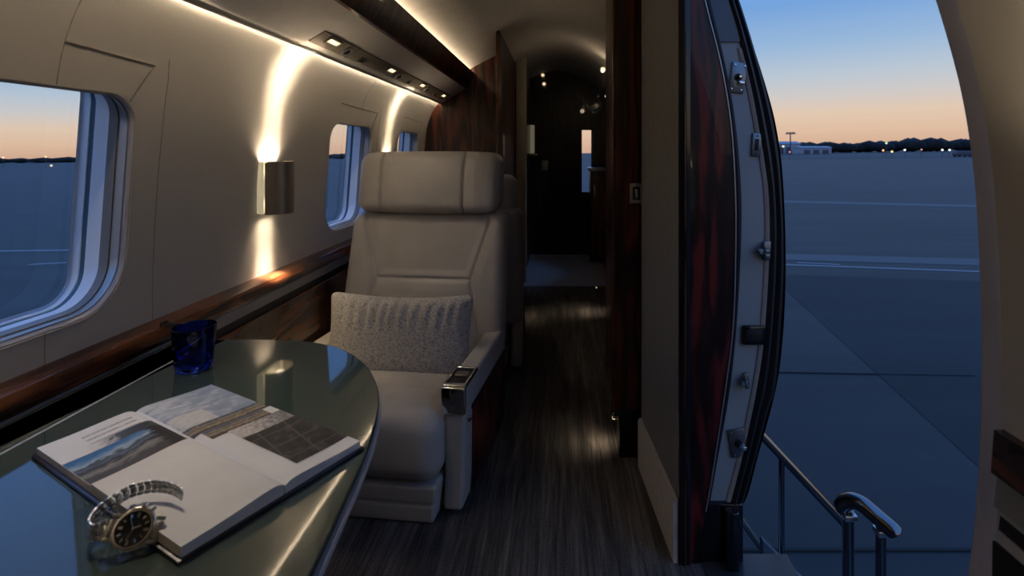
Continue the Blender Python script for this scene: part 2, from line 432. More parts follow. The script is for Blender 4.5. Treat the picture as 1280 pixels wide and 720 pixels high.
# entry closet wall: rosewood face, grey side, baseboard
DP = 1.368
surr = empty('wall_entry', kind='structure')
strip('rosewood_face', lambda y: 862, woodR, DP, DP, -300, 720, M['wood_red'], surr, thick=.02)
strip('corner_trim', lambda y: 849, lambda y: 863, DP-.004, DP, -300, 720, M['blackgloss'], surr, thick=.02, bulge=.004)
strip('corner_bead', lambda y: 856, lambda y: 857.6, DP-.010, DP, -300, 720, M['wood_edge'], surr, thick=.01)
strip('panel_gasket', lambda y: woodR(y)-1, lambda y: creamL(y)+1, DP+.006, DP, -300, 640, M['black'], surr, thick=.03, bulge=.004)
strip('panel_bead', lambda y: woodR(y)-.8, lambda y: woodR(y)+.8, DP-.004, DP, -300, 640, M['alum'], surr, thick=.01)
strip('door_jamb', creamL, lambda y: creamR(y)+1, 1.385, 1.40, -300, 632, M['jamb'], door, thick=.02)
strip('jamb_bead', lambda y: creamR(y)-7, lambda y: creamR(y)-1, 1.381, 1.40, 60, 632, M['lining'], door, thick=.01, bulge=.003)
strip('door_seal', lambda y: creamR(y)-1, lambda y: creamR(y)*.55+sealR(y)*.45, 1.378, 1.40, -300, 634, M['black'], door, thick=.03, bulge=.008)
strip('outer_seal', lambda y: creamR(y)*.5+sealR(y)*.5, sealR, 1.390, 1.41, -300, 634, M['black'], door, thick=.03, bulge=.006)
strip('head_liner', creamL, creamR, 1.380, 1.40, -300, 52, mat('jamb_blue_grey', (.10,.14,.18), rough=.3), door, thick=.01)
# lower hinge housing of the doorway
bm = bmesh.new()
a = P(862,629,1.375); b = P(929,629,1.375)
add_box(bm, ((a.x+b.x)/2, 1.395, (a.z)/2-.01), (b.x-a.x, .05, a.z+.02), .006)
add_box(bm, (P(915,640,1.35).x, 1.352, .075), (.034,.03,.16), .006)
from_bm('hinge_housing', bm, M['blackgloss'], door)
a = P(865,700,1.30)
box('door_sill', (.50,1.03,-.012), (.24,.74,.03), mat('sill_plate', (.03,.035,.042), rough=.45), door, bev=.004)
# grey wall along the aisle side
gw = [(.285,1.795),(.316,1.372)]
v = [(.285,1.795,.0),(.318,1.366,.0),(.318,1.366,2.0),(.285,1.795,2.0),]
pyd('grey_panel', v, [(0,1,2,3)], M['greywall'], surr, False)
cp = [(.32,0.0)]+[(rx(z)-.012, H+z) for x, z in RW if -1.1 <= z]+[(.32,1.73)]
extrude('closet_core', cp, 1.425, 1.79, M['greywall'], surr)
v = []; f = []
for (x, y) in gw:
    for (dx, z) in ((0,0),(-.012,0),(-.012,.160),(-.008,.168),(0,.170)): v.append((x+dx-.0005, y-.003, z))
f = [(k, k+1, 5+k+1, 5+k) for k in range(4)]+[(5,6,7,8,9)]
o = pyd('baseboard_right', v, f, M['basebd'], None, True, 30); o['kind'] = 'structure'

# wooden post / cabinet end
post = empty('wall_post', kind='structure')
box('post_core', (.236,1.97,1.06), (.092,.34,1.74), M['wood_v'], post, bev=.004)
box('post_edge', (.1895,1.802,1.06), (.010,.012,1.74), M['wood_edge'], post, bev=.003)
box('post_toe', (.248,1.99,.10), (.070,.30,.20), M['blackgloss'], post, bev=.003)
box('galley_wall', (.45,2.14,1.0), (.35,.04,2.0), M['wood_dark'], post, bev=0)

# left bulkhead and the sliding door pocket
bk = [(-1.02,-1.1),(-1.02,.1),(-.95,.35)]+[p for p in CE if p[0] < -.375]+[(-.375,CE[0][1]+.25),(-.375,-1.1)]
o = sheet('wall_bulkhead', bk, [], lambda x, z: (x, YB, H+z), M['wood_v'], grid=(.3,.3), smooth=False); o['kind'] = 'structure'
pk = empty('wall_pocket', kind='structure')
def ctop(x): return float(np.interp(x, [p[0] for p in CE], [p[1] for p in CE]))
box('pocket_panel', (-.386,3.735,(H+.755)/2), (.022,1.13,H+.755), M['wood_v'], pk, bev=.003)
box('pocket_edge', (-.384,3.172,(H+.755)/2), (.012,.010,H+.755), M['wood_edge'], pk, bev=.003)
box('door_post', (-.328,4.34,(H+.80)/2), (.086,.05,H+.80), M['lining'], pk, bev=.004)
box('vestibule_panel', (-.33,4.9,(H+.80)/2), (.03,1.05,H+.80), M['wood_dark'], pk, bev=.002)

# ------------------------------------------------------------------ trims along the left side
def trim(n, prof, y0, y1, mm, name=None, parent=None, **k):
    o = extrude(name or 'trim_%d' % n, [(x, H+z) for x, z in prof], y0, y1, mm, parent, **k)
    if not parent: o['kind'] = 'structure'
    return o
# side ledge
t1 = trim(1, [(-1.02,-.415),(-.972,-.420),(-.962,-.424),(-.956,-.431),(-.952,-.445),(-.952,-.458),(-.957,-.464),(-1.02,-.464)], Y0, YB, M['wood_l'])
trim(0, [(-1.0,-.462),(-.960,-.463),(-.957,-.468),(-.957,-.497),(-1.0,-.497)], Y0, YB, M['greystrip'], 'metal_strip', t1)
trim(0, [(-1.0,-.497),(-.966,-.497),(-.966,-.527),(-1.0,-.527)], Y0, YB, M['black'], 'shadow_gap', t1)
trim(0, [(-1.0,-.525),(-.958,-.525),(-.955,-.530),(-.930,-1.1),(-1.0,-1.1)], Y0, YB, M['wood_l'], 'lower_panel', t1)
# overhead service unit
psu = trim(2, [(-.900,.385),(-.8735,.372),(-.8735,.352),(-.866,.352),(-.858,.3605),(-.853,.362),(-.845,.366),(-.690,.4575),(-.676,.468),(-.672,.50),(-.76,.55),(-.86,.45)], Y0, YB, M['panel'])
trim(0, [(-.8735,.3500),(-.8665,.3500),(-.8620,.3545),(-.8650,.358),(-.8735,.355)], Y0, YB-.005, M['alum'], 'lip_rail', psu)
trim(0, [(-.684,.4595),(-.672,.462),(-.650,.510),(-.628,.578),(-.636,.583),(-.70,.52)], Y0, YB, M['wood_v'], 'wood_valance', psu)
trim(0, [(-.8800,.3565),(-.8738,.3565),(-.8738,.3600),(-.8780,.3600)], Y0, YB-.01, M['led'], 'wall_light_strip', psu)
trim(0, [(-.672,.566),(-.652,.566),(-.652,.574),(-.672,.574)], Y0, YB-.01, M['led_cove'], 'cove_light_strip', psu)
# service strip and its fittings; u runs up the sloping face, n out of it
U = Vector((.155,0,.0915)).normalized(); NN = Vector((U.z,0,-U.x))
def on_face(u, D, out=0.0): return Vector((-.845,D,H+.366))+U*u+NN*out
FM = Matrix((( U.x,0,NN.x),(0,1,0),(U.z,0,NN.z)))        # local x = u, y = along, z = out
def face_box(bm, u, D, su, sd, t, bev=.002, out=0): add_box(bm, on_face(u, D, out), (su,sd,t), bev, 2, FM.to_4x4())
bm = bmesh.new(); face_box(bm, .042, 2.68, .066, 1.96, .010, .003); from_bm('service_strip', bm, M['strip'], psu)
for k in range(4):
    bm = bmesh.new(); face_box(bm, .042, 1.99+.48*k, .070, .004, .012, .001); from_bm('strip_joint', bm, M['seam'], psu)
MAPS = {}
for k, (D, u) in enumerate(((1.80,.052),(2.42,.052),(2.96,.052),(3.50,.052))):
    t = thing('reading_light', ['nearest lit oblong reading light in the overhead service strip, above the wall sconce','second lit oblong reading light along the overhead service strip','third lit oblong reading light along the overhead service strip, above the headrest','farthest lit oblong reading light at the bulkhead end of the overhead strip'][k], 'reading light', on_face(u, D, .005), group='overhead reading lights')
    bm = bmesh.new()
    for (cx, cy, sx, sy) in ((.013,0,.006,.092),(-.013,0,.006,.092),(0,.043,.032,.006),(0,-.043,.032,.006)): add_box(bm, FM @ Vector((cx,cy,.003)), (sx,sy,.008), .0015, 2, FM.to_4x4())
    from_bm('bezel', bm, M['alum'], t)
    bm = bmesh.new(); add_box(bm, FM @ Vector((0,-.021,.001)), (.018,.036,.004), .0015, 2, FM.to_4x4()); add_box(bm, FM @ Vector((0,.021,.001)), (.018,.036,.004), .0015, 2, FM.to_4x4())
    from_bm('lens', bm, M['lens'], t)
gl = ['nearest round air outlet in the overhead service strip','second round air outlet along the overhead service strip','third round air outlet along the overhead service strip','farthest round air outlet near the wood bulkhead']
for k, (D, u) in enumerate(((1.935,.040),(2.56,.040),(3.10,.040),(3.62,.040))):
    t = thing('air_outlet', gl[k], 'air vent', on_face(u, D, .005), group='overhead air outlets')
    MM = FM.to_4x4()
    lathe('outlet_ring', [(.012,0),(.024,0),(.026,.003),(.025,.007),(.020,.009),(.017,.006),(.012,.004)], M['alum'], t, 28, MM)
    lathe('outlet_ball', [(0,.013),(.006,.0125),(.011,.010),(.015,.005),(.016,.001),(.012,0)], M['black'], t, 24, MM)
for k, (D, u) in enumerate(((2.10,.03),(2.75,.03),(3.33,.03))):
    t = thing('call_button', ['square call button panel beside the nearest round air outlet','square call button panel beside the second round air outlet','square call button panel beside the third round air outlet'][k], 'button', on_face(u, D, .005), group='overhead call buttons')
    bm = bmesh.new(); add_box(bm, FM @ Vector((0,0,.002)), (.030,.05,.006), .002, 2, FM.to_4x4()); from_bm('button_plate', bm, M['nickel'], t)
    bm = bmesh.new(); add_box(bm, FM @ Vector((0,.010,.006)), (.016,.016,.004), .001, 2, FM.to_4x4()); add_box(bm, FM @ Vector((0,-.012,.006)), (.016,.016,.004), .001, 2, FM.to_4x4()); from_bm('button', bm, M['black'], t)

# ------------------------------------------------------------------ lights
def area(name, loc, tgt, sx, sy, e, col=WARM, spread=180, parent=None, shape='RECTANGLE'):
    d = bpy.data.lights.new(name, 'AREA'); d.shape = shape; d.size = sx; d.size_y = sy; d.energy = e; d.color = col; d.spread = R(spread)
    o = bpy.data.objects.new(name, d); COL.objects.link(o); o.location = loc
    o.rotation_euler = (Vector(tgt)-Vector(loc)).to_track_quat('-Z','Y').to_euler()
    return o
def spot(name, loc, tgt, e, ang, blend=.6, col=WARM, size=.01):
    d = bpy.data.lights.new(name, 'SPOT'); d.energy = e; d.spot_size = R(ang); d.spot_blend = blend; d.color = col; d.shadow_soft_size = size
    o = bpy.data.objects.new(name, d); COL.objects.link(o); o.location = loc
    o.rotation_euler = (Vector(tgt)-Vector(loc)).to_track_quat('-Z','Y').to_euler(); return o

# the strip's lens throws most of its light at the wall just under the lip
ls = area('strip_lamp', (-.8725,(Y0+YB)/2,H+.3535), (-.8925,(Y0+YB)/2,H+.3385), 1, 1, 10.0, WARM, 130)
ls.data.size = .005; ls.data.size_y = YB-Y0-.04
ls.rotation_euler = (0, math.atan2(.020,.015), 0)
# wall sconces: half-round shade, open above and below
def make_sconce(label):
    t = thing('wall_sconce', label, 'wall lamp', (0,0,0), 0, 'wall sconces along the cabin wall')
    h = .176; r = .058; n = 20
    v = []; f = []
    for rr in (r, r-.004):
        for z in (0, h):
            v += [(.024+rr*1.05*math.sin(math.pi*k/n), -rr*math.cos(math.pi*k/n), z) for k in range(n+1)]
    q = n+1
    for k in range(n):
        f += [(k,k+1,q+k+1,q+k), (2*q+k+1,2*q+k,3*q+k,3*q+k+1), (q+k,q+k+1,3*q+k+1,3*q+k), (k+1,k,2*q+k,2*q+k+1)]
    pyd('lamp_shade', v, f, M['shade'], t, True, 40)
    box('back_plate', (.004,0,h/2), (.012,.122,h-.006), M['lampglass'], t, bev=.003)
    for sy in (-1,1): box('side_glass', (.015,sy*.0605,h/2), (.012,.004,h-.004), M['lampglass'], t, bev=.001)
    box('bulb_holder', (.035,0,h/2), (.036,.066,.098), M['alum'], t, bev=.006)
    for sz in (-1,1): box('bulb', (.035,0,h/2+sz*.058), (.03,.06,.016), M['bulb'], t, bev=.004)
    return t
sc = make_sconce('lit half-round metal wall sconce between the two nearest windows')
sc.location = (lx(-.12)+.001, 1.745, H-.208)
sc2 = copy_tree(sc); sc2['label'] = 'half-round wall sconce mostly hidden behind the near seat headrest'; sc2.location = (lx(-.12)+.001, 2.92, H-.215)
sc3 = copy_tree(sc); sc3['label'] = 'wall sconce on the right wall just forward of the doorway'; sc3.location = (rx(-.12)-.031, .485, H-.25); sc3.rotation_euler.z = R(180)
def beam(x, y, z, up, tilt, sx, sy, e, spread):
    o = area('sconce_lamp', (x,y,z), (x,y,z+1), sx, sy, e, WARM, spread)
    o.rotation_euler = (math.pi if up else 0, tilt, 0)
for q, e in ((sc,1.0),(sc2,.8),(sc3,.7)):
    x, y, z = q.location; sg = -1 if q is sc3 else 1
    beam(x+sg*.028, y, z+.170, True, sg*R(6), .030, .100, e*.60, 30)
    beam(x+sg*.020, y-.010, z+.172, True, 0, .024, .100, e*.85, 120)
    if sg < 0: continue
    beam(x+sg*.028, y, z+.006, False, sg*R(4), .030, .085, e*.80, 26)
    beam(x+sg*.020, y-.006, z+.004, False, 0, .024, .080, e*.35, 90)

# ------------------------------------------------------------------ seats
def make_seat(label):
    t = thing('executive_seat', label, 'seat', (0,0,0), 0, 'leather cabin seats')
    lea = M['leather']
    # plinth, with a seam round it
    def dplinth(p):
        z = p.z+.062
        g = .004*math.exp(-((z-.062)/.004)**2)
        s = 1-.06*(1-z/.125)-g/.28
        return Vector((p.x*s, .225+p.y*s, z))
    from_bm('plinth', rbox((.545,.56,.125), .014, 4, (10,10,14), dplinth), lea, t, angle=None)
    # seat cushion: deep rolled front edge, gentle crown, seam near the right and left sides
    def dcush(p):
        x, y, z = p.x, p.y, p.z
        cr = (1-(x/.29)**2)*.014 if z > 0 else 0
        front = max(0, (-y-.16)/.12)
        z2 = z+cr-(.030*(y+.28)/.56)+(.006*front if z > 0 else 0)
        y2 = y-.018*math.cos(math.pi*max(-.5,min(.5,z/.22)))*(1 if y < -.2 else 0)
        if z > .05:
            z2 -= .005*math.exp(-((abs(x)-.225)/.006)**2)
            z2 -= .006*math.exp(-((y+.10)/.008)**2)*(1 if abs(x)<.225 else .2)
        return Vector((x*(1+.02*front), .215+y2, .227+z2))
    from_bm('seat_cushion', rbox((.552,.56,.205), .060, 6, (50,36,6), dcush), lea, t, angle=None)
    # backrest with a sunk trapezoid panel
    segs = [((-.265,.235),(-.200,.035)),((.265,.235),(.200,.035)),((-.200,.035),(.200,.035)),((-.200,.035),(-.27,-.29)),((.200,.035),(.27,-.29)),((-.265,.235),(-.275,.285)),((.265,.235),(.275,.285))]
    def dback(p):
        x, y, z = p.x, p.y, p.z
        d = min(segdist(x, z, a, b) for a, b in segs)
        inside_p = z > .035 and abs(x) < .200+(.065)*(z-.035)/.20
        if y < 0:
            y += .013*math.exp(-(d/.007)**2)
            if inside_p: y += .012*min(1, d/.035)
            else: y -= .012*min(1, d/.04)*(1 if abs(x) > .2 else .5)
            y -= .010*(1-min(1,(x/.33)**2))*0
        w = 1.0-.02*max(0, z)/.3
        if z > .25: w -= .05*((z-.25)/.05)**2
        yy = .52+y+.13*((z+.29)/.58)
        return Vector((x*w, yy, .545+z))
    from_bm('backrest', rbox((.672,.135,.60), .042, 6, (120,4,110), dback), lea, t, angle=None)
    # headrest with two sewn wings
    hr = empty('headrest', (0,0,0)); hr.parent = t
    def dhead(p):
        x, y, z = p.x, p.y, p.z
        if y < 0:
            y -= .022*(1-(x/.31)**2)*(1-(z/.14)**2)
            for gx in (-.198, .160): y += .015*math.exp(-((x-gx)/.0055)**2)
            if x > .160: y -= .012*min(1,(x-.16)/.05)
            if x < -.198: y -= .006*min(1,(-.198-x)/.05)
        else:
            for gx in (-.198, .160): y -= .004*math.exp(-((x-gx)/.005)**2)
        z += -.012*(x/.31)**4*(z/.13)
        return Vector((x, .640+y+.02*z/.13, .972+z))
    from_bm('head_cushion', rbox((.616,.135,.262), .046, 6, (170,4,24), dhead), lea, hr, angle=None)
    for sx in (-.1,.1): box('headrest_post', (sx,.655,.80), (.03,.018,.18), M['alum'], hr, bev=.005)
    # arms
    for sgn in (1, -1):
        a = empty('armrest', (0,0,0)); a.parent = t
        def darm(p):
            x, y, z = p.x, p.y, p.z
            z2 = z; yy = y
            if y > .2: z2 += .03*((y-.2)/.1)*(1 if z > 0 else 0)*0
            x2 = x*(1.0 if z > .1 else 1-.10*(.1-z)/.3)
            if z < -.10: x2 -= .006*(-z-.10)/.1
            return Vector((sgn*(.307+x2), .27+yy, .205+z2))
        from_bm('arm_body', rbox((.066,.54,.375), .014, 4, (3,14,12), darm), lea, a, angle=None)
        bm = bmesh.new(); add_box(bm, (sgn*.3415,.30,.17), (.008,.44,.27), .003); from_bm('veneer_panel', bm, M['wood_red'], a)
        bm = bmesh.new(); add_box(bm, (sgn*.3425,.30,.30), (.006,.46,.014), .002); from_bm('edge_bead', bm, M['black'], a)
    return t
seat = make_seat('near taupe leather executive seat with raised headrest, facing the table')
seat.location = (-.624,1.575,0); seat.rotation_euler.z = R(-6.5)
# polished ashtray set into the front of the aisle-side arm
arm = [o for o in bpy.data.objects if o.name.startswith('armrest') and o.parent == seat][0]
bm = bmesh.new()
add_box(bm, (.307,-.004,.355), (.076,.018,.082), .006, 3)                  # front face
for (cx, cy, sx, sy) in ((.2745,.066,.010,.135),(.3395,.066,.010,.135),(.307,.004,.072,.022),(.307,.130,.072,.012)):
    add_box(bm, (cx,cy,.394), (sx,sy,.014), .004, 3)
at = from_bm('ashtray_box', bm, M['chrome'], arm); at['label'] = 'polished chrome ashtray in the arm front'
box('ashtray_well', (.307,.067,.391), (.056,.118,.006), M['black'], arm, bev=.001)
box('ashtray_lid', (.307,.080,.396), (.042,.032,.010), M['nickel'], arm, bev=.003)
box('recline_lever', (.346,.03,.285), (.012,.02,.012), M['chrome'], arm, bev=.003)
seat2 = copy_tree(seat); seat2['label'] = 'second taupe leather seat, standing back to back behind the near seat'
seat2.location = (-.575,3.070,0); seat2.rotation_euler.z = R(186)
for ch in [o for o in bpy.data.objects if o.parent == seat2 and o.name.startswith('headrest')]: ch.location.z = -.105

# bolster pillow
pl = thing('bolster_pillow', 'wide grey tweed bolster pillow propped against the near seat back', 'pillow')
def dpil(p):
    x, y, z = p.x, p.y, p.z
    ex = abs(x)/.272; ez = abs(z)/.158
    pinch = max(.05, (1-ex**4))*max(.05, (1-ez**3.2))
    y2 = y*(.35+1.65*pinch**.6)
    xx = x*(1-.055*(1-ez**2)); zz = z*(1-.11*(1-ex**2))
    pl_ = math.sin(x*150+.9*math.sin(x*23+1))*(.0085*max(0,min(1,(z-.03)/.06))+.004*max(0,(-z-.08)/.08))
    y2 += (pl_ if y < 0 else -pl_)*max(0,1-ez**10)*max(0,1-ex**8)
    return Vector((xx, y2, zz))
bm = rbox((.550,.075,.316), .026, 5, (140,3,56), dpil)
po = from_bm('pillow_cover', bm, M['tweed'], pl, angle=None)
bm = bmesh.new(); ring = []
for k in range(120):
    a = 2*math.pi*k/120; c_, s_ = math.cos(a), math.sin(a)
    q = (abs(c_)**8+abs(s_)**8)**(-1/8); x = .272*q*c_; z = .158*q*s_
    x, z = max(-.268,min(.268,x)), max(-.154,min(.154,z))
    d = dpil(Vector((x, 0, z))); ring.append(Vector((d.x, 0, d.z)))
add_tube(bm, ring+[ring[0]], .0035, 6, False); from_bm('piping', bm, M['tweed'], pl)
pl.location = (-.592,1.885,.418); pl.rotation_euler = (R(-10),0,R(-5))

# ------------------------------------------------------------------ table
TZ = H-.47
def T2(px, py): D = .47*F/(py-190); return ((px-700)*D/F, D)
edge = [T2(*q) for q in [(213,425.5),(300,424),(350,424.5),(390,427),(428,436),(455,453),(470,476),(474,500),(468,535),(452,580),(430,628),(404,685),(388,720),(360,790)]]
edge = catmull(edge, 6)+[(-.36,.40),(-.50,.32),(-.70,.29),(-.962,.29)]
edge = [(-.962,edge[0][1])]+edge
tb = thing('side_table', 'smoked olive glass table top with rounded metal edge below the large window', 'table', (-.6,.8,TZ))
def slab(name, loop, z0, z1, mm, parent, bev=.003, inset=0):
    cx = sum(p[0] for p in loop)/len(loop); cy = sum(p[1] for p in loop)/len(loop)
    bm = bmesh.new(); vs = [bm.verts.new((x+.6, y-.8, z0)) for x, y in loop]; fb = bm.faces.new(vs)
    ex = bmesh.ops.extrude_face_region(bm, geom=[fb]); top = [v for v in ex['geom'] if isinstance(v, bmesh.types.BMVert)]
    bmesh.ops.translate(bm, verts=top, vec=(0,0,z1-z0))
    if bev:
        es = [e for e in bm.edges if all(v in top for v in e.verts) and len(e.link_faces) == 2]
        bmesh.ops.bevel(bm, geom=es, offset=bev, segments=3, affect='EDGES', profile=.5)
    ob = from_bm(name, bm, mm, parent, True, 30)
    for p in ob.data.polygons:
        if abs(p.normal.z) > .999: p.use_smooth = False
    return ob
slab('glass_top', edge, -.008, 0, M['table'], tb, .0035)
def off(loop, d):
    out = []; n = len(loop); c = Vector((sum(p[0] for p in loop)/n, sum(p[1] for p in loop)/n))
    for i in range(n):
        a, b = Vector(loop[i-1]), Vector(loop[(i+1)%n]); t_ = (b-a).normalized(); nn = Vector((-t_.y, t_.x))
        p = Vector(loop[i])
        if (c-p).dot(nn) < 0: nn = -nn
        q = p+nn*d; out.append((max(q.x,-.961), q.y))
    return out
slab('table_body', off(edge, .006), -.030, -.0085, M['table_edge'], tb, 0)
slab('metal_rim', off(edge, -.0045), -.022, -.013, M['bright_rim'], tb, .002)
box('inlay_line', (-.87+.6, .78-.8, .0002), (.0040,.96,.0010), M['bright_rim'], tb, bev=0)
bm = bmesh.new(); add_box(bm, (-.22,-.08,-.17), (.26,.10,.28), .01); add_box(bm, (-.05,-.08,-.045), (.55,.14,.03), .006)
from_bm('support_bracket', bm, M['cabinet_dark'], tb)
bm = bmesh.new(); add_box(bm, (-.22,-.08,-(TZ+.31)/2-.0), (.16,.08,TZ-.31), .01); from_bm('pedestal', bm, M['cabinet_dark'], tb)

# cobalt glass tumbler
cup = thing('glass_tumbler', 'cobalt blue glass tumbler standing on the table by the ledge', 'glass', (-.793,1.11,TZ+.0003))
lathe('tumbler', [(0,.0),(.031,.0),(.034,.002),(.0355,.012),(.0385,.05),(.0415,.091),(.0410,.0935),(.0398,.0935),(.0392,.091),(.0362,.05),(.0325,.018),(.028,.0155),(0,.015)], M['cobalt'], cup, 56, angle=60)
# small black latch on the ledge
bm = bmesh.new(); add_box(bm, (0,0,.004), (.030,.022,.008), .003); add_box(bm, (-.012,0,.010), (.010,.018,.006), .002)
kn = from_bm('ledge_latch', bm, M['black']); kn.location = (-.958,1.255,H-.428); tag(kn, 'small black latch on the wood ledge behind the blue tumbler', 'latch')

# ------------------------------------------------------------------ open book
bk = thing('open_book', 'large open picture book lying on the glass table under the wristwatch', 'book', (-.560,.797,TZ+.0005), R(-28.5))
HX, HY, XS = .211, .125, -.022
def pagez(x, y, lift=0.0):
    a = abs(y)/HY
    z = .0140+.0050*math.exp(-((a-.10)/.45)**2) if a > .10 else .0190-.005*(1-a/.10)**1.5
    return z+lift
box('cover', (0,0,.0022), (2*HX+.008,2*HY+.010,.0040), M['cover'], bk, bev=.001)
def page_block(name, x0, x1, y0, y1, lift, mm):
    nx, ny = 16, 28; v = []; f = []
    for top in (1, 0):
        for i in range(nx+1):
            for j in range(ny+1):
                x = x0+(x1-x0)*i/nx; y = y0+(y1-y0)*j/ny
                v.append((x, y, pagez(x, y, lift) if top else .0044))
    q = (ny+1); o = (nx+1)*q
    for i in range(nx):
        for j in range(ny):
            a = i*q+j; f.append((a, a+q, a+q+1, a+1)); f.append((o+a, o+a+1, o+a+q+1, o+a+q))
    for i in range(nx):
        for a in (i*q, i*q+ny): f.append((a, a+q, o+a+q, o+a))
    for j in range(ny):
        for a in (j, nx*q+j): f.append((a, a+1, o+a+1, o+a))
    ob = pyd(name, v, f, mm, bk, True, 40)
    bm = bmesh.new(); bm.from_mesh(ob.data); bmesh.ops.recalc_face_normals(bm, faces=bm.faces[:]); bm.to_mesh(ob.data); bm.free()
    return ob
Q1 = page_block('page_block', -HX, XS, -HY, -.001, 0, M['paper_cool'])
Q2 = page_block('page_block', -HX, XS, .001, HY, -.002, M['paper_cool'])
Q3 = page_block('page_block', XS, HX, -HY, -.001, .003, M['paper'])
Q4 = page_block('page_block', XS, HX, .001, HY, .0005, M['paper_cool'])
Q3['label'] = 'blank cream page'
def picture(name, x0, x1, y0, y1, lift, mm, parent):
    nx, ny = 20, 24; v = []; f = []
    me = bpy.data.meshes.new(name)
    for i in range(nx+1):
        for j in range(ny+1):
            x = x0+(x1-x0)*i/nx; y = y0+(y1-y0)*j/ny; v.append((x, y, pagez(x, y, lift)+.0004))
    q = ny+1
    for i in range(nx):
        for j in range(ny): a = i*q+j; f.append((a, a+q, a+q+1, a+1))
    me.from_pydata(v, [], f); uv = me.uv_layers.new(name='UVMap')
    for p in me.polygons:
        for li in p.loop_indices:
            vi = me.loops[li].vertex_index; uv.data[li].uv = ((vi//q)/nx, (vi%q)/ny)
    return link(name, me, mm, parent)
def uvs(m):
    tc = N(m, 'ShaderNodeTexCoord'); sp = N(m, 'ShaderNodeSeparateXYZ'); L(m, tc.outputs['UV'], sp.inputs[0]); return tc.outputs['UV'], sp.outputs[0], sp.outputs[1]
def mth(m, op, a, b=None):
    n = N(m, 'ShaderNodeMath', operation=op)
    for i, x in enumerate((a, b)):
        if x is None: continue
        if isinstance(x, (int, float)): n.inputs[i].default_value = x
        else: L(m, x, n.inputs[i])
    return n.outputs[0]
def mixc(m, fac, a, b):
    n = N(m, 'ShaderNodeMix', data_type='RGBA'); L(m, fac, n.inputs['Factor'])
    for s, x in ((6,a),(7,b)):
        if isinstance(x, tuple): n.inputs[s].default_value = (*x, 1)
        else: L(m, x, n.inputs[s])
    return n.outputs[2]
def noise(m, vec, scale, detail=4, dist=0):
    n = N(m, 'ShaderNodeTexNoise', Scale=scale, Detail=detail, Distortion=dist); L(m, vec, n.inputs['Vector']); return n.outputs['Fac']
def mapped(m, vec, s, r=0):
    mp = N(m, 'ShaderNodeMapping'); mp.inputs['Scale'].default_value = s; mp.inputs['Rotation'].default_value = (0,0,r); L(m, vec, mp.inputs['Vector']); return mp.outputs['Vector']
# picture 1: blue water and dark headland above a grey road; u runs down the page, v to the gutter
m = M['pic1'] = mat('landscape_print', rough=.45, spec=.25); uv, u, v_ = uvs(m)
nz = noise(m, mapped(m, uv, (3,3,1)), 2.2, 6, .6); nf = noise(m, mapped(m, uv, (14,4,1)), 2.5, 5)
t_ = mth(m, 'ADD', mth(m, 'ADD', u, mth(m, 'MULTIPLY', nz, .34)), mth(m, 'MULTIPLY', mth(m, 'POWER', v_, 2.0), .22))
colr = ramp(m, t_, [(.0,(.03,.085,.18)),(.30,(.05,.15,.32)),(.42,(.14,.25,.40)),(.50,(.34,.40,.48)),(.57,(.05,.06,.07)),(.66,(.12,.15,.19)),(.74,(.025,.023,.022)),(.86,(.24,.23,.21)),(1.0,(.07,.065,.06))])
dk = mth(m, 'GREATER_THAN', mth(m, 'ADD', v_, mth(m, 'MULTIPLY', nf, .3)), .98)
L(m, mixc(m, dk, colr, (.03,.028,.026)), bsdf(m).inputs['Base Color'])
# picture 1b: misty strip at the top of the page
m = M['pic1b'] = mat('misty_print', rough=.4); uv, u, v_ = uvs(m)
nz = noise(m, mapped(m, uv, (2,4,1)), 2.5, 6, .8)
t_ = mth(m, 'ADD', mth(m, 'MULTIPLY', v_, .85), mth(m, 'MULTIPLY', nz, .55))
L(m, ramp(m, t_, [(.34,(.62,.60,.57)),(.52,(.36,.35,.34)),(.62,(.06,.065,.07)),(1.0,(.035,.04,.045))]), bsdf(m).inputs['Base Color'])
# lines of small text
m = M['text'] = mat('printed_text', rough=.5); uv, u, v_ = uvs(m)
ln = mth(m, 'GREATER_THAN', mth(m, 'FRACT', mth(m, 'MULTIPLY', u, 4.0)), .62)
wd = mth(m, 'GREATER_THAN', noise(m, mapped(m, uv, (4,60,1)), 1.5, 3), .45)
L(m, mixc(m, mth(m, 'MULTIPLY', ln, wd), (.67,.66,.65), (.30,.29,.29)), bsdf(m).inputs['Base Color'])
# picture 2: pale cloudy coast
m = M['pic2'] = mat('cloud_print', rough=.45, spec=.25); uv, u, v_ = uvs(m)
nz = noise(m, mapped(m, uv, (5,2.2,1)), 1.8, 6, .8); n2 = noise(m, mapped(m, uv, (22,5,1)), 2.0, 4)
c1 = ramp(m, mth(m, 'ADD', nz, mth(m, 'MULTIPLY', v_, .28)), [(.36,(.58,.57,.58)),(.52,(.44,.46,.50)),(.66,(.30,.34,.41)),(.85,(.22,.27,.36))])
L(m, mixc(m, mth(m, 'GREATER_THAN', n2, .68), c1, (.20,.19,.18)), bsdf(m).inputs['Base Color'])
m = M['pic2b'] = mat('pale_print', rough=.4); uv, u, v_ = uvs(m)
L(m, ramp(m, noise(m, mapped(m, uv, (4,2,1)), 2.0, 4), [(.35,(.46,.45,.44)),(.65,(.58,.57,.55))]), bsdf(m).inputs['Base Color'])
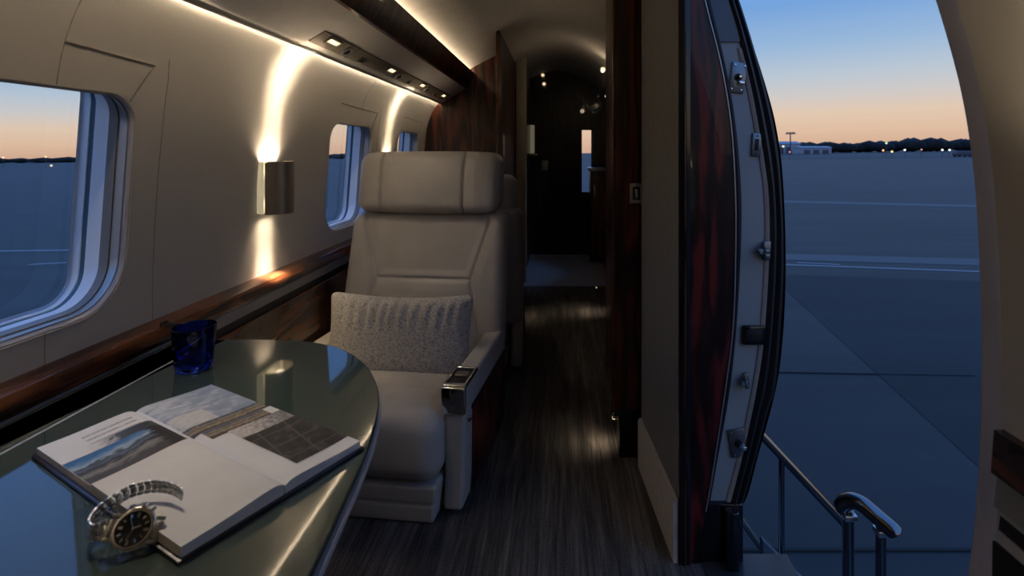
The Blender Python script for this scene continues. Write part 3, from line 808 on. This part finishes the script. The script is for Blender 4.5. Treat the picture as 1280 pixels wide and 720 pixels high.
# picture 3: ochre shore with a dark blue edge
m = M['pic3'] = mat('shore_print', rough=.45, spec=.25); uv, u, v_ = uvs(m)
nz = noise(m, mapped(m, uv, (3,9,1)), 2.2, 6, .8)
t_ = mth(m, 'ADD', u, mth(m, 'MULTIPLY', nz, .5))
L(m, ramp(m, t_, [(.26,(.14,.18,.26)),(.42,(.05,.06,.08)),(.55,(.30,.24,.17)),(.72,(.10,.075,.05)),(.84,(.34,.28,.21)),(1.1,(.08,.06,.045))]), bsdf(m).inputs['Base Color'])
# picture 4: dark panelled hall with pale lines
m = M['pic4'] = mat('hall_print', rough=.45, spec=.25); uv, u, v_ = uvs(m)
nz = noise(m, mapped(m, uv, (3,2,1)), 2.4, 6, .5)
c1 = ramp(m, nz, [(.30,(.012,.011,.011)),(.55,(.035,.032,.031)),(.75,(.10,.09,.085))])
g1 = mth(m, 'LESS_THAN', mth(m, 'ABSOLUTE', mth(m, 'SUBTRACT', mth(m, 'FRACT', mth(m, 'MULTIPLY', u, 3.0)), .5)), .03)
g2 = mth(m, 'LESS_THAN', mth(m, 'ABSOLUTE', mth(m, 'SUBTRACT', mth(m, 'FRACT', mth(m, 'ADD', mth(m, 'MULTIPLY', v_, 2.0), mth(m, 'MULTIPLY', u, .6))), .5)), .03)
L(m, mixc(m, mth(m, 'MAXIMUM', g1, g2), c1, (.085,.08,.075)), bsdf(m).inputs['Base Color'])
m = M['pic4b'] = mat('facade_print', rough=.35); uv, u, v_ = uvs(m)
nz = noise(m, mapped(m, uv, (3,5,1)), 2.4, 5)
L(m, ramp(m, mth(m, 'ADD', mth(m, 'MULTIPLY', v_, .4), nz), [(.45,(.56,.52,.48)),(.68,(.38,.36,.35)),(.86,(.16,.15,.15))]), bsdf(m).inputs['Base Color'])
picture('text_block', -.194, -.128, -.082, -.016, .0, M['text'], Q1)
picture('misty_photograph', -.146, -.112, -.088, -.003, .0002, M['pic1b'], Q1)
picture('landscape_photograph', -.118, -.023, -.1245, -.003, .0004, M['pic1'], Q1)
picture('cloud_photograph', -.2105, -.062, .004, .1245, -.002, M['pic2'], Q2)
picture('pale_photograph', -.118, -.060, .006, .060, -.0016, M['pic2b'], Q2)
picture('shore_photograph', -.062, -.023, .003, .1245, -.0017, M['pic3'], Q2)
picture('shore_photograph', -.022, .012, .012, .110, .0006, M['pic3'], Q4)
picture('facade_photograph', .008, .060, .036, .1245, .0007, M['pic4b'], Q4)
picture('hall_photograph', .050, .184, .036, .1245, .0009, M['pic4'], Q4)

# ------------------------------------------------------------------ wristwatch, lying on its side on table and page
wt = thing('wristwatch', 'steel wristwatch with dark dial lying on its side against the open book', 'watch')
ctr = Vector((-.504,.606,TZ+.0240))
zN = Vector((.36,-.74,.57)).normalized()                 # the dial looks this way
xN = (Vector((1,-.18,.10))-zN*Vector((1,-.18,.10)).dot(zN)).normalized(); yN = zN.cross(xN)
WM = Matrix((xN, yN, zN)).transposed().to_4x4(); WM.translation = ctr
SC = Matrix.Diagonal((1,1,1,1))
lathe('watch_case', [(0,-.0065),(.018,-.0065),(.0205,-.004),(.0215,.0),(.0210,.003),(.0195,.0042)], M['steel'], wt, 48, WM)
lathe('bezel', [(.0195,.0040),(.0207,.0044),(.0205,.0056),(.0185,.0068),(.0172,.0066),(.0170,.0048)], M['chrome'], wt, 48, WM)
dialm = mat('watch_dial', (.012,.016,.016), rough=.3, coat=.3)
lathe('dial', [(0,.0050),(.0172,.0050)], dialm, wt, 40, WM)
for k in range(12):
    a = R(30*k); bm = bmesh.new()
    add_box(bm, (0,.0133,.0054), (.0020 if k % 3 else .0028,.0040 if k % 3 else .0050,.0006), .0002, 1)
    bmesh.ops.transform(bm, matrix=WM @ Matrix.Rotation(a,4,'Z'), verts=bm.verts[:]); from_bm('hour_marker', bm, M['chrome'], wt)
for nm, ang, ln_, wd_ in (('hour_hand',-62,.0085,.0018),('minute_hand',170,.0125,.0013),('second_hand',35,.0135,.0005)):
    bm = bmesh.new(); add_box(bm, (0,ln_/2-.001,.0060), (wd_,ln_,.0005), .0001, 1)
    bmesh.ops.transform(bm, matrix=WM @ Matrix.Rotation(R(ang),4,'Z'), verts=bm.verts[:]); from_bm(nm, bm, M['chrome'], wt)
lathe('hand_hub', [(0,.0068),(.0013,.0068),(.0015,.0055)], M['chrome'], wt, 16, WM)
crystal = lathe('crystal', [(0,.0074),(.012,.0073),(.0172,.0068)], M['pane'], wt, 40, WM)
for k, (a, rr, ll) in enumerate(((90,.0034,.0060),(62,.0024,.0050),(118,.0024,.0050))):
    bm = lathe_bm([(0,ll),(rr*.8,ll),(rr,ll-.001),(rr,.001),(rr*.5,0)], 18)
    bmesh.ops.transform(bm, matrix=WM @ Matrix.Rotation(R(a),4,'Z') @ Matrix.Translation((.0208,0,0)) @ Matrix.Rotation(R(90),4,'Y'), verts=bm.verts[:])
    from_bm('crown' if k == 0 else 'push_button', bm, M['steel'], wt)
# lugs
for s in (-1, 1):
    bm = bmesh.new()
    for q in (-1, 1):
        add_box(bm, (s*.0225, q*.0115, -.0015), (.010,.0045,.008), .0015)
    add_box(bm, (s*.0245, 0, -.002), (.007,.0175,.006), .0015)
    bmesh.ops.transform(bm, matrix=WM, verts=bm.verts[:]); from_bm('lug', bm, M['steel'], wt)
# bracelet path read in plan, its links stand on edge
def wp(px, py, D): return P(px, py, D)
lug_l = WM @ Vector((-.028,0,-.003))
path = [lug_l, Vector((-.545,.600,TZ+.0238)), Vector((-.561,.610,TZ+.0242)), Vector((-.566,.6265,TZ+.0275)), Vector((-.559,.6425,TZ+.033)), Vector((-.549,.656,TZ+.036)), Vector((-.529,.664,TZ+.0365)), Vector((-.507,.662,TZ+.0365)), Vector((-.489,.655,TZ+.0362)), Vector((-.479,.649,TZ+.036))]
dense = [Vector(p) for p in catmull([tuple(p) for p in path], 30)]
acc = [0.0]
for a, b in zip(dense, dense[1:]): acc.append(acc[-1]+(b-a).length)
nl = int(acc[-1]/.0076)
def at_len(s):
    i = max(1, min(len(acc)-1, int(np.searchsorted(acc, s)))); t = (s-acc[i-1])/max(1e-9, acc[i]-acc[i-1])
    return dense[i-1].lerp(dense[i], max(0,min(1,t))), (dense[min(len(dense)-1,i+1)]-dense[max(0,i-2)]).normalized()
up0 = yN
for k in range(nl):
    s = (k+.5)*acc[-1]/nl; p, tg = at_len(s)
    fr_ = min(1.0, s/.02); upv = (up0*(1-fr_)+Vector((0,0,1))*fr_); upv = (upv-tg*upv.dot(tg)).normalized(); nrm = tg.cross(upv)
    wdt = .0190-.0030*s/acc[-1]
    MM = Matrix((tg, upv, nrm)).transposed().to_4x4(); MM.translation = p
    bm = bmesh.new()
    add_box(bm, (0, wdt*.36, 0), (.0070,wdt*.27,.0030), .0010, 2); add_box(bm, (0,-wdt*.36,0), (.0070,wdt*.27,.0030), .0010, 2); add_box(bm, (.0012,0,0), (.0068,wdt*.42,.0034), .0012, 2)
    bmesh.ops.transform(bm, matrix=MM, verts=bm.verts[:]); from_bm('bracelet_link', bm, M['steel'], wt)

# ------------------------------------------------------------------ doorway fittings
def latch(label, px, py, wpx, hpx, rot, style):
    t = thing('door_latch' if style != 'box' else 'door_contact', label, 'latch' if style != 'box' else 'sensor', P(px, py, 1.383))
    t.rotation_euler = (0, R(rot), 0)
    w_, h_ = wpx*1.385/F, hpx*1.385/F
    if style == 'plate':
        box('plate', (0,-.002,0), (w_,.005,h_), M['dark_steel'], t, bev=.0015)
        lathe('roller', [(0,.020),(.005,.020),(.0055,.018),(.0055,.006),(.0105,.006),(.0110,.003),(.0110,.0)], M['black'], t, 24, Matrix.Rotation(R(90),4,'X'))
        lathe('pin', [(0,.024),(.0030,.024),(.0035,.019)], M['chrome'], t, 16, Matrix.Rotation(R(90),4,'X'))
        for sx in (-1,1):
            for sz in (-1,1): lathe('screw', [(0,.007),(.0025,.0065),(.003,.004)], M['chrome'], t, 12, Matrix.Translation((sx*w_*.32,0,sz*h_*.40)) @ Matrix.Rotation(R(90),4,'X'))
        box('catch', (w_*.22,-.008,-h_*.17), (w_*.42,.010,h_*.12), M['chrome'], t, bev=.002)
    elif style == 'strike':
        box('plate', (0,-.002,0), (w_,.006,h_), M['dark_steel'], t, bev=.002)
        box('slot', (0,-.0055,0), (w_*.42,.002,h_*.5), M['black'], t, bev=.0005)
        for sz in (-1,1): lathe('screw', [(0,.007),(.002,.0065),(.0025,.005)], M['black'], t, 12, Matrix.Translation((0,0,sz*h_*.38)) @ Matrix.Rotation(R(90),4,'X'))
    elif style == 'hook':
        box('plate', (w_*.25,-.002,0), (w_*.5,.008,h_), M['dark_steel'], t, bev=.002)
        bm = bmesh.new(); add_box(bm, (-w_*.1,-.014,0), (w_*.7,.016,h_*.30), .003); add_box(bm, (-w_*.05,-.016,h_*.22), (w_*.16,.018,h_*.5), .002); add_box(bm, (w_*.1,-.016,-h_*.25), (w_*.3,.014,h_*.3), .002)
        from_bm('hook', bm, M['dark_steel'], t)
        lathe('pin', [(0,.03),(.004,.03),(.004,.0)], M['chrome'], t, 16, Matrix.Translation((-w_*.3,0,0)) @ Matrix.Rotation(R(90),4,'X'))
    else:
        box('housing', (0,-.004,0), (w_,.012,h_), M['blackgloss'], t, bev=.004)
        box('cover_rim', (0,-.0105,0), (w_*.7,.002,h_*.6), M['black'], t, bev=.0008)
    return t
latch('chrome roller latch plate at the top of the cream door jamb', 922, 97, 19, 38, 9, 'plate')
latch('narrow slotted strike plate below the top roller latch on the door jamb', 945, 181, 12, 29, 4, 'strike')
latch('protruding steel hook latch halfway up the door jamb', 953, 313, 22, 24, 0, 'hook')
latch('square black contact box on the door jamb', 941, 418, 28, 24, 0, 'box')
latch('small steel catch below the black box on the door jamb', 929, 475, 14, 18, -6, 'hook')
latch('roller latch plate near the foot of the door jamb', 922, 553, 21, 35, -9, 'plate')
# switch on the wooden post
sw = thing('light_switch', 'small chrome rocker switch plate on the dark wood post', 'switch', P(795,241.5,1.797))
box('switch_plate', (0,-.003,0), (.046,.007,.070), M['steel'], sw, bev=.002)
box('switch_frame', (0,-.0072,0), (.026,.003,.046), M['black'], sw, bev=.001)
box('rocker', (0,-.0095,0), (.012,.006,.032), M['chrome'], sw, bev=.002)
# right-hand ledge in the corner of the frame
lg = empty('trim_3', kind='structure')
RX0 = .588
def rtrim(name, z0, z1, x0, mm): return extrude(name, [(x0,H+z0),(x0+.004,H+z1),(.66,H+z1),(.66,H+z0)], Y0, .668, mm, lg)
rtrim('wood_rail', -.418, -.362, .562, M['wood_l']); rtrim('metal_strip', -.462, -.422, .566, M['greystrip'])
rtrim('shadow_gap', -.492, -.462, .572, M['black']); rtrim('bright_bead', -.505, -.492, .566, M['alum']); rtrim('lower_panel', -1.1, -.507, .560, M['cabinet_dark'])
# aisle courtesy light on the cabinet toe and its neighbours
for k, (loc, lab, e) in enumerate((((.206,1.93,.10),'small courtesy lamp low on the wood post toe recess',.06),((-.33,3.40,.17),'floor courtesy lamp low on the left side of the far aisle',.09),((.255,3.52,.17),'floor courtesy lamp low on the right side of the far aisle',.09))):
    t = thing('courtesy_light', lab, 'floor light', loc, 0, 'aisle floor lights')
    sgn = -1 if k != 1 else 1
    box('lamp_hood', (0,0,.006), (.018,.030,.010), M['chrome'], t, bev=.003)
    box('lens', (sgn*.004,0,-.001), (.010,.022,.004), M['lens_dim'], t, bev=.001)
    area('courtesy_lamp', (loc[0]+sgn*.014, loc[1], loc[2]-.006), (loc[0]+sgn*.07, loc[1]+.01, 0), .02, .02, e, WARM, 110)

# ------------------------------------------------------------------ far vestibule
fl = thing('wall_lamp', 'small pale upright lamp on the dark far wall left of the doorway', 'lamp', P(664.5,174,5.44))
box('lamp_glass', (0,0,0), (.060,.03,.30), mat('lamp_glass_dim', (.35,.33,.26), rough=.4, emit=(1,.85,.55), es=.10), fl, bev=.004); box('lamp_base', (.01,0,-.165), (.10,.05,.02), M['nickel'], fl, bev=.004)
fs = thing('light_switch', 'small grey switch plate on the dark far wall', 'switch', P(681,207,5.48))
box('switch_plate', (0,0,0), (.070,.012,.105), M['greystrip'], fs, bev=.003); box('rocker', (0,-.007,0), (.02,.006,.05), M['nickel'], fs, bev=.001)
gc = thing('galley_counter', 'dark galley counter with pale top at the far right of the aisle', 'cabinet', (.40,5.26,0))
box('cabinet_body', (0,0,.46), (.19,.36,.90), M['wood_dark'], gc, bev=.004); box('counter_top', (0,-.0,.925), (.22,.38,.03), mat('stone_top', (.30,.28,.25), rough=.3), gc, bev=.005)
box('cabinet_door', (0,-.186,.46), (.17,.012,.80), M['wood_v'], gc, bev=.003); box('door_handle', (-.06,-.198,.70), (.012,.016,.14), M['steel'], gc, bev=.003)
gp = thing('wall_panel', 'olive backsplash panel above the far galley counter', 'panel', (.43,5.46,H+.05))
box('backsplash', (0,0,0), (.16,.02,.36), noise_mat('olive_panel', (.07,.055,.035), (.09,.07,.045), 6, rough=.5), gp, bev=.003)
for k, (px, py, D, lab, mm) in enumerate(((676,76,5.40,'topmost glowing disc standing in for a lamp reflection on the far dark arch','lens'),(678.5,94,5.42,'middle glowing disc standing in for a lamp reflection on the far dark arch','lens_dim'),(680,105,5.42,'lowest glowing disc standing in for a lamp reflection on the far dark arch','lens_dim'),(753.5,87,3.9,'warm ceiling spot lamp at the right of the far vault','lens'),(758.5,120.5,4.6,'bluish oblong lamp under the right edge of the far vault','lens_blue'))):  # first three are glowing discs imitating lamp reflections in the glossy wood
    t = thing('spot_or_glint', lab, 'ceiling lamp', P(px, py, D), 0, 'small spot lamps in the far vestibule')
    rr = .018 if k < 3 else .016
    MM = Matrix.Rotation(R(90),4,'X')
    lathe('spot_ring', [(rr,0),(rr*1.4,0),(rr*1.4,.006),(rr,.008)], M['nickel'], t, 24, MM)
    lathe('lens', [(0,.010),(rr*.8,.008),(rr,.002)], M[mm], t, 20, MM)

pt = bpy.data.lights.new('vault_lamp', 'POINT'); pt.energy = 1.1; pt.color = WARM; pt.shadow_soft_size = .03
po_ = bpy.data.objects.new('vault_lamp', pt); COL.objects.link(po_); po_.location = P(752,95,3.85)
# ------------------------------------------------------------------ outside: the apron at dusk (the aircraft stands a little tilted)
TI = R(.75); HG = 2.6
def OUT(x, y, h=0.0): return Vector((x*math.cos(TI)-h*math.sin(TI)*0, y, H-HG+x*math.tan(TI)*1.0*-1*-1+h))
def ground(name, loop, mm, h=0.0):
    o = pyd(name, [OUT(x, y, h) for x, y in loop], [tuple(range(len(loop)))], mm, None, False); o['kind'] = 'structure'; return o
def apron_mat(name, c0, c1, rough):
    m = mat(name, c0, rough=rough, spec=.22)
    n1 = noise(m, coords(m, (.12,.9,1)), 1.0, 5, .5); n2 = noise(m, coords(m, (6,6,1)), 1.0, 4)
    t_ = mth(m, 'ADD', mth(m, 'MULTIPLY', n1, .8), mth(m, 'MULTIPLY', n2, .2))
    L(m, ramp(m, t_, [(.36,c0),(.64,c1)]), bsdf(m).inputs['Base Color']); return m
M['apron'] = apron_mat('apron_concrete', (.026,.025,.025), (.042,.040,.039), .6)
M['apron_dark'] = apron_mat('apron_dark_tone', (.015,.016,.017), (.025,.026,.027), .65)
M['line'] = mat('apron_paint', (.17,.175,.18), rough=.6)
M['joint'] = mat('slab_joint', (.018,.018,.019), rough=.9)
ground('ground_apron', [(-900,-300),(900,-300),(900,900),(-900,900)], M['apron'])
def GP(px, py):
    D = F*HG/((py-190)+(px-700)*math.tan(TI)); return ((px-700)*D/F, D)
q = [GP(985,365), GP(1100,478), GP(1230,590)]
d0 = Vector(q[2])-Vector(q[0]); e2 = Vector(q[0])+d0*2.2; s2 = Vector(q[0])-d0*.0
wl = [Vector(GP(970,343)), Vector(GP(1232,352))]; wr = wl[0]+(wl[1]-wl[0])*4
ground('ground_dark', [tuple(wl[0]), tuple(q[0]), tuple(q[2]), tuple(e2), (wr.x, e2.y), tuple(wr)], M['apron_dark'], .004)  # darker ground to the right of the diagonal edge
def mark(name, a, b, wd, mm, label, h=.008, cat='marking', group='painted lines on the apron'):
    a, b = Vector(a), Vector(b); t_ = (b-a).normalized(); n_ = Vector((-t_.y, t_.x))*wd/2
    bm = bmesh.new(); vs = [bm.verts.new(OUT(p.x, p.y, hh)) for hh in (.001, h) for p in (a-n_, b-n_, b+n_, a+n_)]
    for fc in ((4,5,6,7),(0,3,2,1),(0,1,5,4),(1,2,6,5),(2,3,7,6),(3,0,4,7)): bm.faces.new([vs[i] for i in fc])
    o = from_bm(name, bm, mm, None, False); o['kind'] = 'structure'; return o
a, b = Vector(GP(980,331)), Vector(GP(1232,340)); dd = b-a
mark('road_marking', a-dd*.6, b+dd*3, .13, M['line'], '')
a2, b2 = Vector(GP(996,328.5)), Vector(GP(1050,331)); mark('road_marking', a2, b2, .09, M['line'], '')
a, b = Vector(GP(975,252)), Vector(GP(1225,258)); dd = b-a; mark('road_marking', a-dd, b+dd*3, 1.1, mat('pale_band', (.060,.062,.066), rough=.6), '')
a, b = Vector(GP(975,321)), Vector(GP(1232,328)); dd = b-a; mark('road_marking', a-dd, b+dd*3, .75, mat('pale_band_2', (.055,.057,.061), rough=.6), '', .006)
a, b = Vector(GP(975,197.5)), Vector(GP(1210,195)); dd = b-a; mark('road_marking', a-dd*2, b+dd*4, 42, mat('dark_band', (.018,.018,.019), rough=.7), '', .03)
a, b = Vector(GP(0,314)), Vector(GP(82,313)); dd = b-a; mark('road_marking', a-dd*3, b+dd*.3, .22, M['line'], '')
a, b = Vector(GP(36,331)), Vector(GP(76,329)); dd = b-a; mark('road_marking', a, b+dd*.2, .16, M['line'], '')
for (pa, pb, wd) in (((930,688.5),(1225,688),.022),((985,466),(1100,468),.016)):
    a, b = Vector(GP(*pa)), Vector(GP(*pb)); dd = b-a; mark('road_joint', a-dd*.2, b+dd*1.0, wd, M['joint'], '', .010)
# tree line far off, a band of crowns with depth
M['trees'] = noise_mat('far_trees', (.010,.012,.014), (.025,.024,.022), .08, rough=.95)
def treeline(name, x0, y0, x1, y1, hmin, hmax, n, label):
    bm = bmesh.new(); r_ = random.Random(3)
    for i in range(n):
        t_ = i/(n-1); x = x0+(x1-x0)*t_+r_.uniform(-2,2); y = y0+(y1-y0)*t_+r_.uniform(-6,14)
        h = (hmin+(hmax-hmin)*t_)*(.80+.35*r_.random()+.12*math.sin(i*.21))
        p = OUT(x, y, 0); w_ = r_.uniform(5,10)
        res = bmesh.ops.create_icosphere(bm, subdivisions=1, radius=1.0)
        bmesh.ops.transform(bm, matrix=Matrix.Translation((p.x,p.y,p.z+h*.5)) @ Matrix.Diagonal((w_, w_*.8, h*.5, 1)), verts=res['verts'])
    return tag(from_bm(name, bm, M['trees'], None, True, None), label, 'trees', None, 'stuff')
treeline('far_trees', 118, 300, 330, 300, 5.5, 9.0, 90, 'dark line of trees on the horizon beyond the apron, seen through the doorway')
treeline('far_trees', -620, 330, -120, 330, 3.2, 3.6, 150, 'dark low line of trees on the horizon, seen through the cabin windows')
M['hangar'] = mat('hangar_wall', (.34,.34,.38), rough=.7); M['darkroof'] = mat('hangar_roof', (.10,.09,.10), rough=.8)
def hangar(label, px, py, D, w_, d_, h_, roof):
    p = OUT((px-700)*D/F, D, 0); t = thing('hangar_building', label, 'building', p, 0, 'far airport buildings')
    box('wall', (0,0,h_*.4), (w_,d_,h_*.8), M['hangar'], t, bev=.05)
    v = [(-w_/2-.4,-d_/2-.4,h_*.8),(w_/2+.4,-d_/2-.4,h_*.8),(w_/2+.4,d_/2+.4,h_*.8),(-w_/2-.4,d_/2+.4,h_*.8),(-w_/2-.4,0,h_),(w_/2+.4,0,h_)]
    pyd('roof', v, [(0,1,5,4),(2,3,4,5),(0,4,3),(1,2,5),(0,3,2,1)], roof, t, False)
    for k in range(3): box('hangar_door', ((k-1)*w_*.3,-d_/2-.05,h_*.3), (w_*.2,.1,h_*.5), M['darkroof'], t, bev=.02)
hangar('pale low hangar at the left end of the far tree line, nearest the door jamb', 980, 184, 260, 12, 10, 6.5, M['hangar'])
hangar('long pale shed in front of the far trees, right of the light mast', 1015, 184, 238, 14, 8, 3.8, M['hangar'])
D = 250; p = OUT((988-700)*D/F, D, 0)
ms = thing('light_mast', 'tall floodlight mast rising above the far hangars', 'mast', p)
tube('pole', [(0,0,0),(0,0,10.2)], [.35,.25], M['darkroof'], ms, 10)
bm = bmesh.new(); add_box(bm, (0,0,10.0), (4.6,1.4,.35), .05); 
for k in range(5): add_box(bm, (-1.8+.9*k,-.5,10.5), (.6,.4,.6), .04)
from_bm('lamp_platform', bm, M['darkroof'], ms)
lights_ = [(1104,188,(1,.45,.25)),(1115,189.5,(1,.75,.3)),(1131,187.5,(.9,.9,1)),(1152,187,(1,.5,.4)),(1108,179,(.7,1,.7)),(1178,187.5,(.9,.95,1)),(1187,187.5,(.9,.95,1)),(979,183,(1,.85,.5)),(987,190,(1,.4,.3))]
lab_ = ['red','amber','white','pale red','green','first white of the right pair','second white of the right pair','yellow','dim red']
where_ = ['left of the amber one','lowest of the far row','right of the amber one','between the two white ones','raised above the amber one','near the dark far car','beside the dark far car','in front of the far hangar','below the far hangar']
for k, (px, py, cc) in enumerate(lights_):
    Dd = 130; p = P(px, py, Dd); g = OUT(p.x, Dd, 0)
    t = thing('runway_light', '%s airfield lamp, %s, beyond the doorway' % (lab_[k], where_[k]), 'airfield light', g, 0, 'airfield lamps')
    hh = max(.25, p.z-g.z)
    tube('stake', [(0,0,0),(0,0,hh)], .05, M['darkroof'], t, 8)
    bm = bmesh.new(); bmesh.ops.create_icosphere(bm, subdivisions=2, radius=.26 if k not in (3,8) else .2); bmesh.ops.translate(bm, verts=bm.verts[:], vec=(0,0,hh)); from_bm('lamp_globe', bm, emis('airfield_%d' % k, cc, 1.0 if k in (3,8,4) else 1.6), t, angle=None)
# two small lamps seen through the large window
for k, (px, py, cc) in enumerate(((4,197,(1,.7,.4)),(57,196,(1,.7,.4)),(64,207,(1,.75,.5)))):
    Dd = 140; p = P(px, py, Dd); g = OUT(p.x, Dd, 0)
    t = thing('runway_light', ['orange airfield lamp at the left edge of the large window view','orange airfield lamp on the horizon in the large window','pale orange airfield lamp below the horizon in the large window'][k], 'airfield light', g, 0, 'airfield lamps beyond the window')
    hh = max(.3, p.z-g.z); tube('stake', [(0,0,0),(0,0,hh)], .05, M['darkroof'], t, 8)
    bm = bmesh.new(); bmesh.ops.create_icosphere(bm, subdivisions=2, radius=.28); bmesh.ops.translate(bm, verts=bm.verts[:], vec=(0,0,hh)); from_bm('lamp_globe', bm, emis('airfield_w%d' % k, cc, 1.2), t, angle=None)
# far car
p = P(1203,187,130); g = OUT(p.x, 130, 0)
cr = thing('parked_car', 'dark car parked far out on the apron at the right of the doorway view', 'car', g)
def carb(pp):
    z = pp.z+.75; taper = 1-.28*max(0,(z-.75))/.75
    return Vector((pp.x*taper*(1 if z > .75 else 1), pp.y*(1-.1*max(0,z-.75)), z+.2))
from_bm('body', rbox((4.2,1.8,1.3), .3, 3, (10,4,6), carb), M['darkroof'], cr, angle=None)
for sx in (-1.3,1.3):
    for sy in (-.8,.8): lathe('wheel', [(0,-.1),(.32,-.1),(.34,0),(.32,.1),(0,.1)], M['black'], cr, 20, Matrix.Translation((sx,sy,.33)) @ Matrix.Rotation(R(90),4,'X'))

# airstair with its rails
st = thing('airstair', 'airstair folded down outside the doorway with polished handrails', 'stairs', (.62,1.1,0))
sm = mat('stair_metal', (.12,.14,.16), rough=.4, metal=.5)
M['railing'] = mat('rail_metal', (.22,.225,.235), rough=.16, metal=1)
DRN = -1.02
nst = 6
for k in range(nst):
    x = .06+.235*k; z = -.20-.24*k
    box('step', (x+.10,-.02,z), (.23,.62,.03), sm, st, bev=.004)
for yy in (.40,-.36):
    v = []
    s0, s1 = ((.10,-.52), (1.10,-1.52)) if yy < 0 else ((-.03,-.06), (1.42,-1.48))
    bm = bmesh.new()
    vs = [bm.verts.new((x, yy+dy, z)) for dy in (-.012,.012) for x, z in ((s0[0],s0[1]+.03),(s1[0],s1[1]+.03),(s1[0],s1[1]-.12),(s0[0],s0[1]-.12))]
    for fc in ((0,1,2,3),(7,6,5,4),(0,4,5,1),(1,5,6,2),(2,6,7,3),(3,7,4,0)): bm.faces.new([vs[i] for i in fc])
    from_bm('stringer', bm, mat('stair_side', (.16,.20,.25), rough=.35, metal=.4), st)
O_ = Vector((.62,1.1,0))
def loc_(px, py, X): D = X*F/(px-700); return Vector((X, D, H-(py-190)*D/F))-O_
DF_ = 1.55
def fr_pt(px, py): return P(px, py, DF_)-O_
a, b = fr_pt(957,549), fr_pt(1057,656); d = b-a
tube('handrail', [a-d*.25, b+d*.02], .0125, M['railing'], st, 14)
for (px, py) in ((977,571),):
    q_ = fr_pt(px, py); tube('rail_post', [q_, Vector((q_.x, q_.y, q_.z-.75))], .0085, M['railing'], st, 12)
tube('kick_rail', [fr_pt(915,633), fr_pt(990,739)], .011, M['chrome'], st, 12)
DN = 1.30
pts = [P(1054,640,1.36)-O_, P(1052,633,1.355)-O_, P(1056,628,1.35)-O_, P(1066,626,1.335)-O_, P(1077,630,1.315)-O_, P(1086,637,1.30)-O_, P(1101,650,1.28)-O_, P(1115,662,1.26)-O_, P(1118,665,1.257)-O_]
pts = [Vector(p_) for p_ in catmull([tuple(p_) for p_ in pts], 4)]
tube('padded_grip', pts, [.012+.008*min(1,i/4) for i in range(len(pts)-1)]+[.012], M['railing'], st, 16)
for (px, py, D_, r_) in ((1060,648,1.345,.0145),(1101,668,1.285,.0120)):
    q_ = P(px, py-10, D_)-O_; tube('rail_post', [q_, Vector((q_.x, q_.y, q_.z-.70))], r_, M['railing'], st, 14)
    box('post_collar', (q_.x, q_.y, q_.z-.012), (r_*2.4,r_*2.4,.016), M['steel'], st, bev=.004)

# ------------------------------------------------------------------ sky, extra lamps, camera
W = bpy.data.worlds.new('dusk'); S.world = W; W.use_nodes = True
nt = W.node_tree; bg = nt.nodes['Background']
class _W: pass
wm = _W(); wm.node_tree = nt
tc = N(wm, 'ShaderNodeTexCoord'); sp = N(wm, 'ShaderNodeSeparateXYZ'); nt.links.new(tc.outputs['Generated'], sp.inputs[0])
zz_ = mth(wm, 'SUBTRACT', sp.outputs[2], mth(wm, 'MULTIPLY', sp.outputs[0], math.sin(TI)))
lft = mth(wm, 'MAXIMUM', mth(wm, 'MULTIPLY', sp.outputs[0], -.75), 0.0)          # the glow of sunset lies on the doorway side
zz_ = mth(wm, 'MULTIPLY', zz_, mth(wm, 'ADD', lft, 1.0))
col = ramp(wm, zz_, [(0.0,(.64,.40,.28)),(.030,(.74,.51,.36)),(.062,(.76,.58,.44)),(.095,(.62,.59,.58)),(.13,(.49,.57,.66)),(.18,(.32,.48,.70)),(.25,(.18,.37,.71)),(.36,(.19,.45,1.05)),(.60,(.17,.43,1.12)),(1.0,(.14,.35,.95))])
nt.links.new(col, bg.inputs['Color']); bg.inputs['Strength'].default_value = 1.0

# lit reading lights throw pools on the seats; one added unseen brightens the book
rl = [o for o in bpy.data.objects if o.name == 'reading_light'][0]
r0 = copy_tree(rl); r0['label'] = 'added reading light above the table, unseen beyond the top edge, brightening the book'; r0.location = on_face(.052, .92, .005)
NEUT = (1.0, .86, .70)
for loc, tgt, e in ((on_face(.052,.92,.02),(-.48,.78,.63),11.0),(on_face(.052,1.80,.02),(-.54,1.98,.70),3.6),(on_face(.052,2.96,.02),(-.40,2.60,.60),2.6)):
    spot('reading_lamp', loc, tgt, e, 80, 1.0, NEUT, .03)
# unseen right-hand light strip and valance, added to brighten the seat fronts
tr_ = trim(4, [(.300,.585),(.335,.575),(.365,.640),(.372,.66),(.30,.60)], Y0, .66, M['wood_v'])
trim(0, [(.318,.610),(.338,.610),(.338,.618),(.318,.618)], Y0, .65, emis('added_led_right', WARM, 13.0), 'cove_light_strip', tr_)
cam = bpy.data.cameras.new('camera'); co = bpy.data.objects.new('camera', cam); COL.objects.link(co)
co.location = (0,0,H); co.rotation_euler = (R(90),0,0)
cam.sensor_width = 36; cam.lens = 36*F/1280; cam.shift_x = -60/1280; cam.shift_y = -170/1280; cam.clip_start = .02; cam.clip_end = 3000
cam.dof.use_dof = True; cam.dof.focus_distance = 1.7; cam.dof.aperture_fstop = 5.6
S.camera = co
S.view_settings.view_transform = 'Standard'; S.view_settings.look = 'None'; S.view_settings.gamma = 1; S.view_settings.use_curve_mapping = False
S.view_settings.exposure = 0.0
S.cycles.use_denoising = True
S.cycles.max_bounces = 10; S.cycles.transmission_bounces = 8; S.cycles.caustics_reflective = False
bpy.context.view_layer.update()
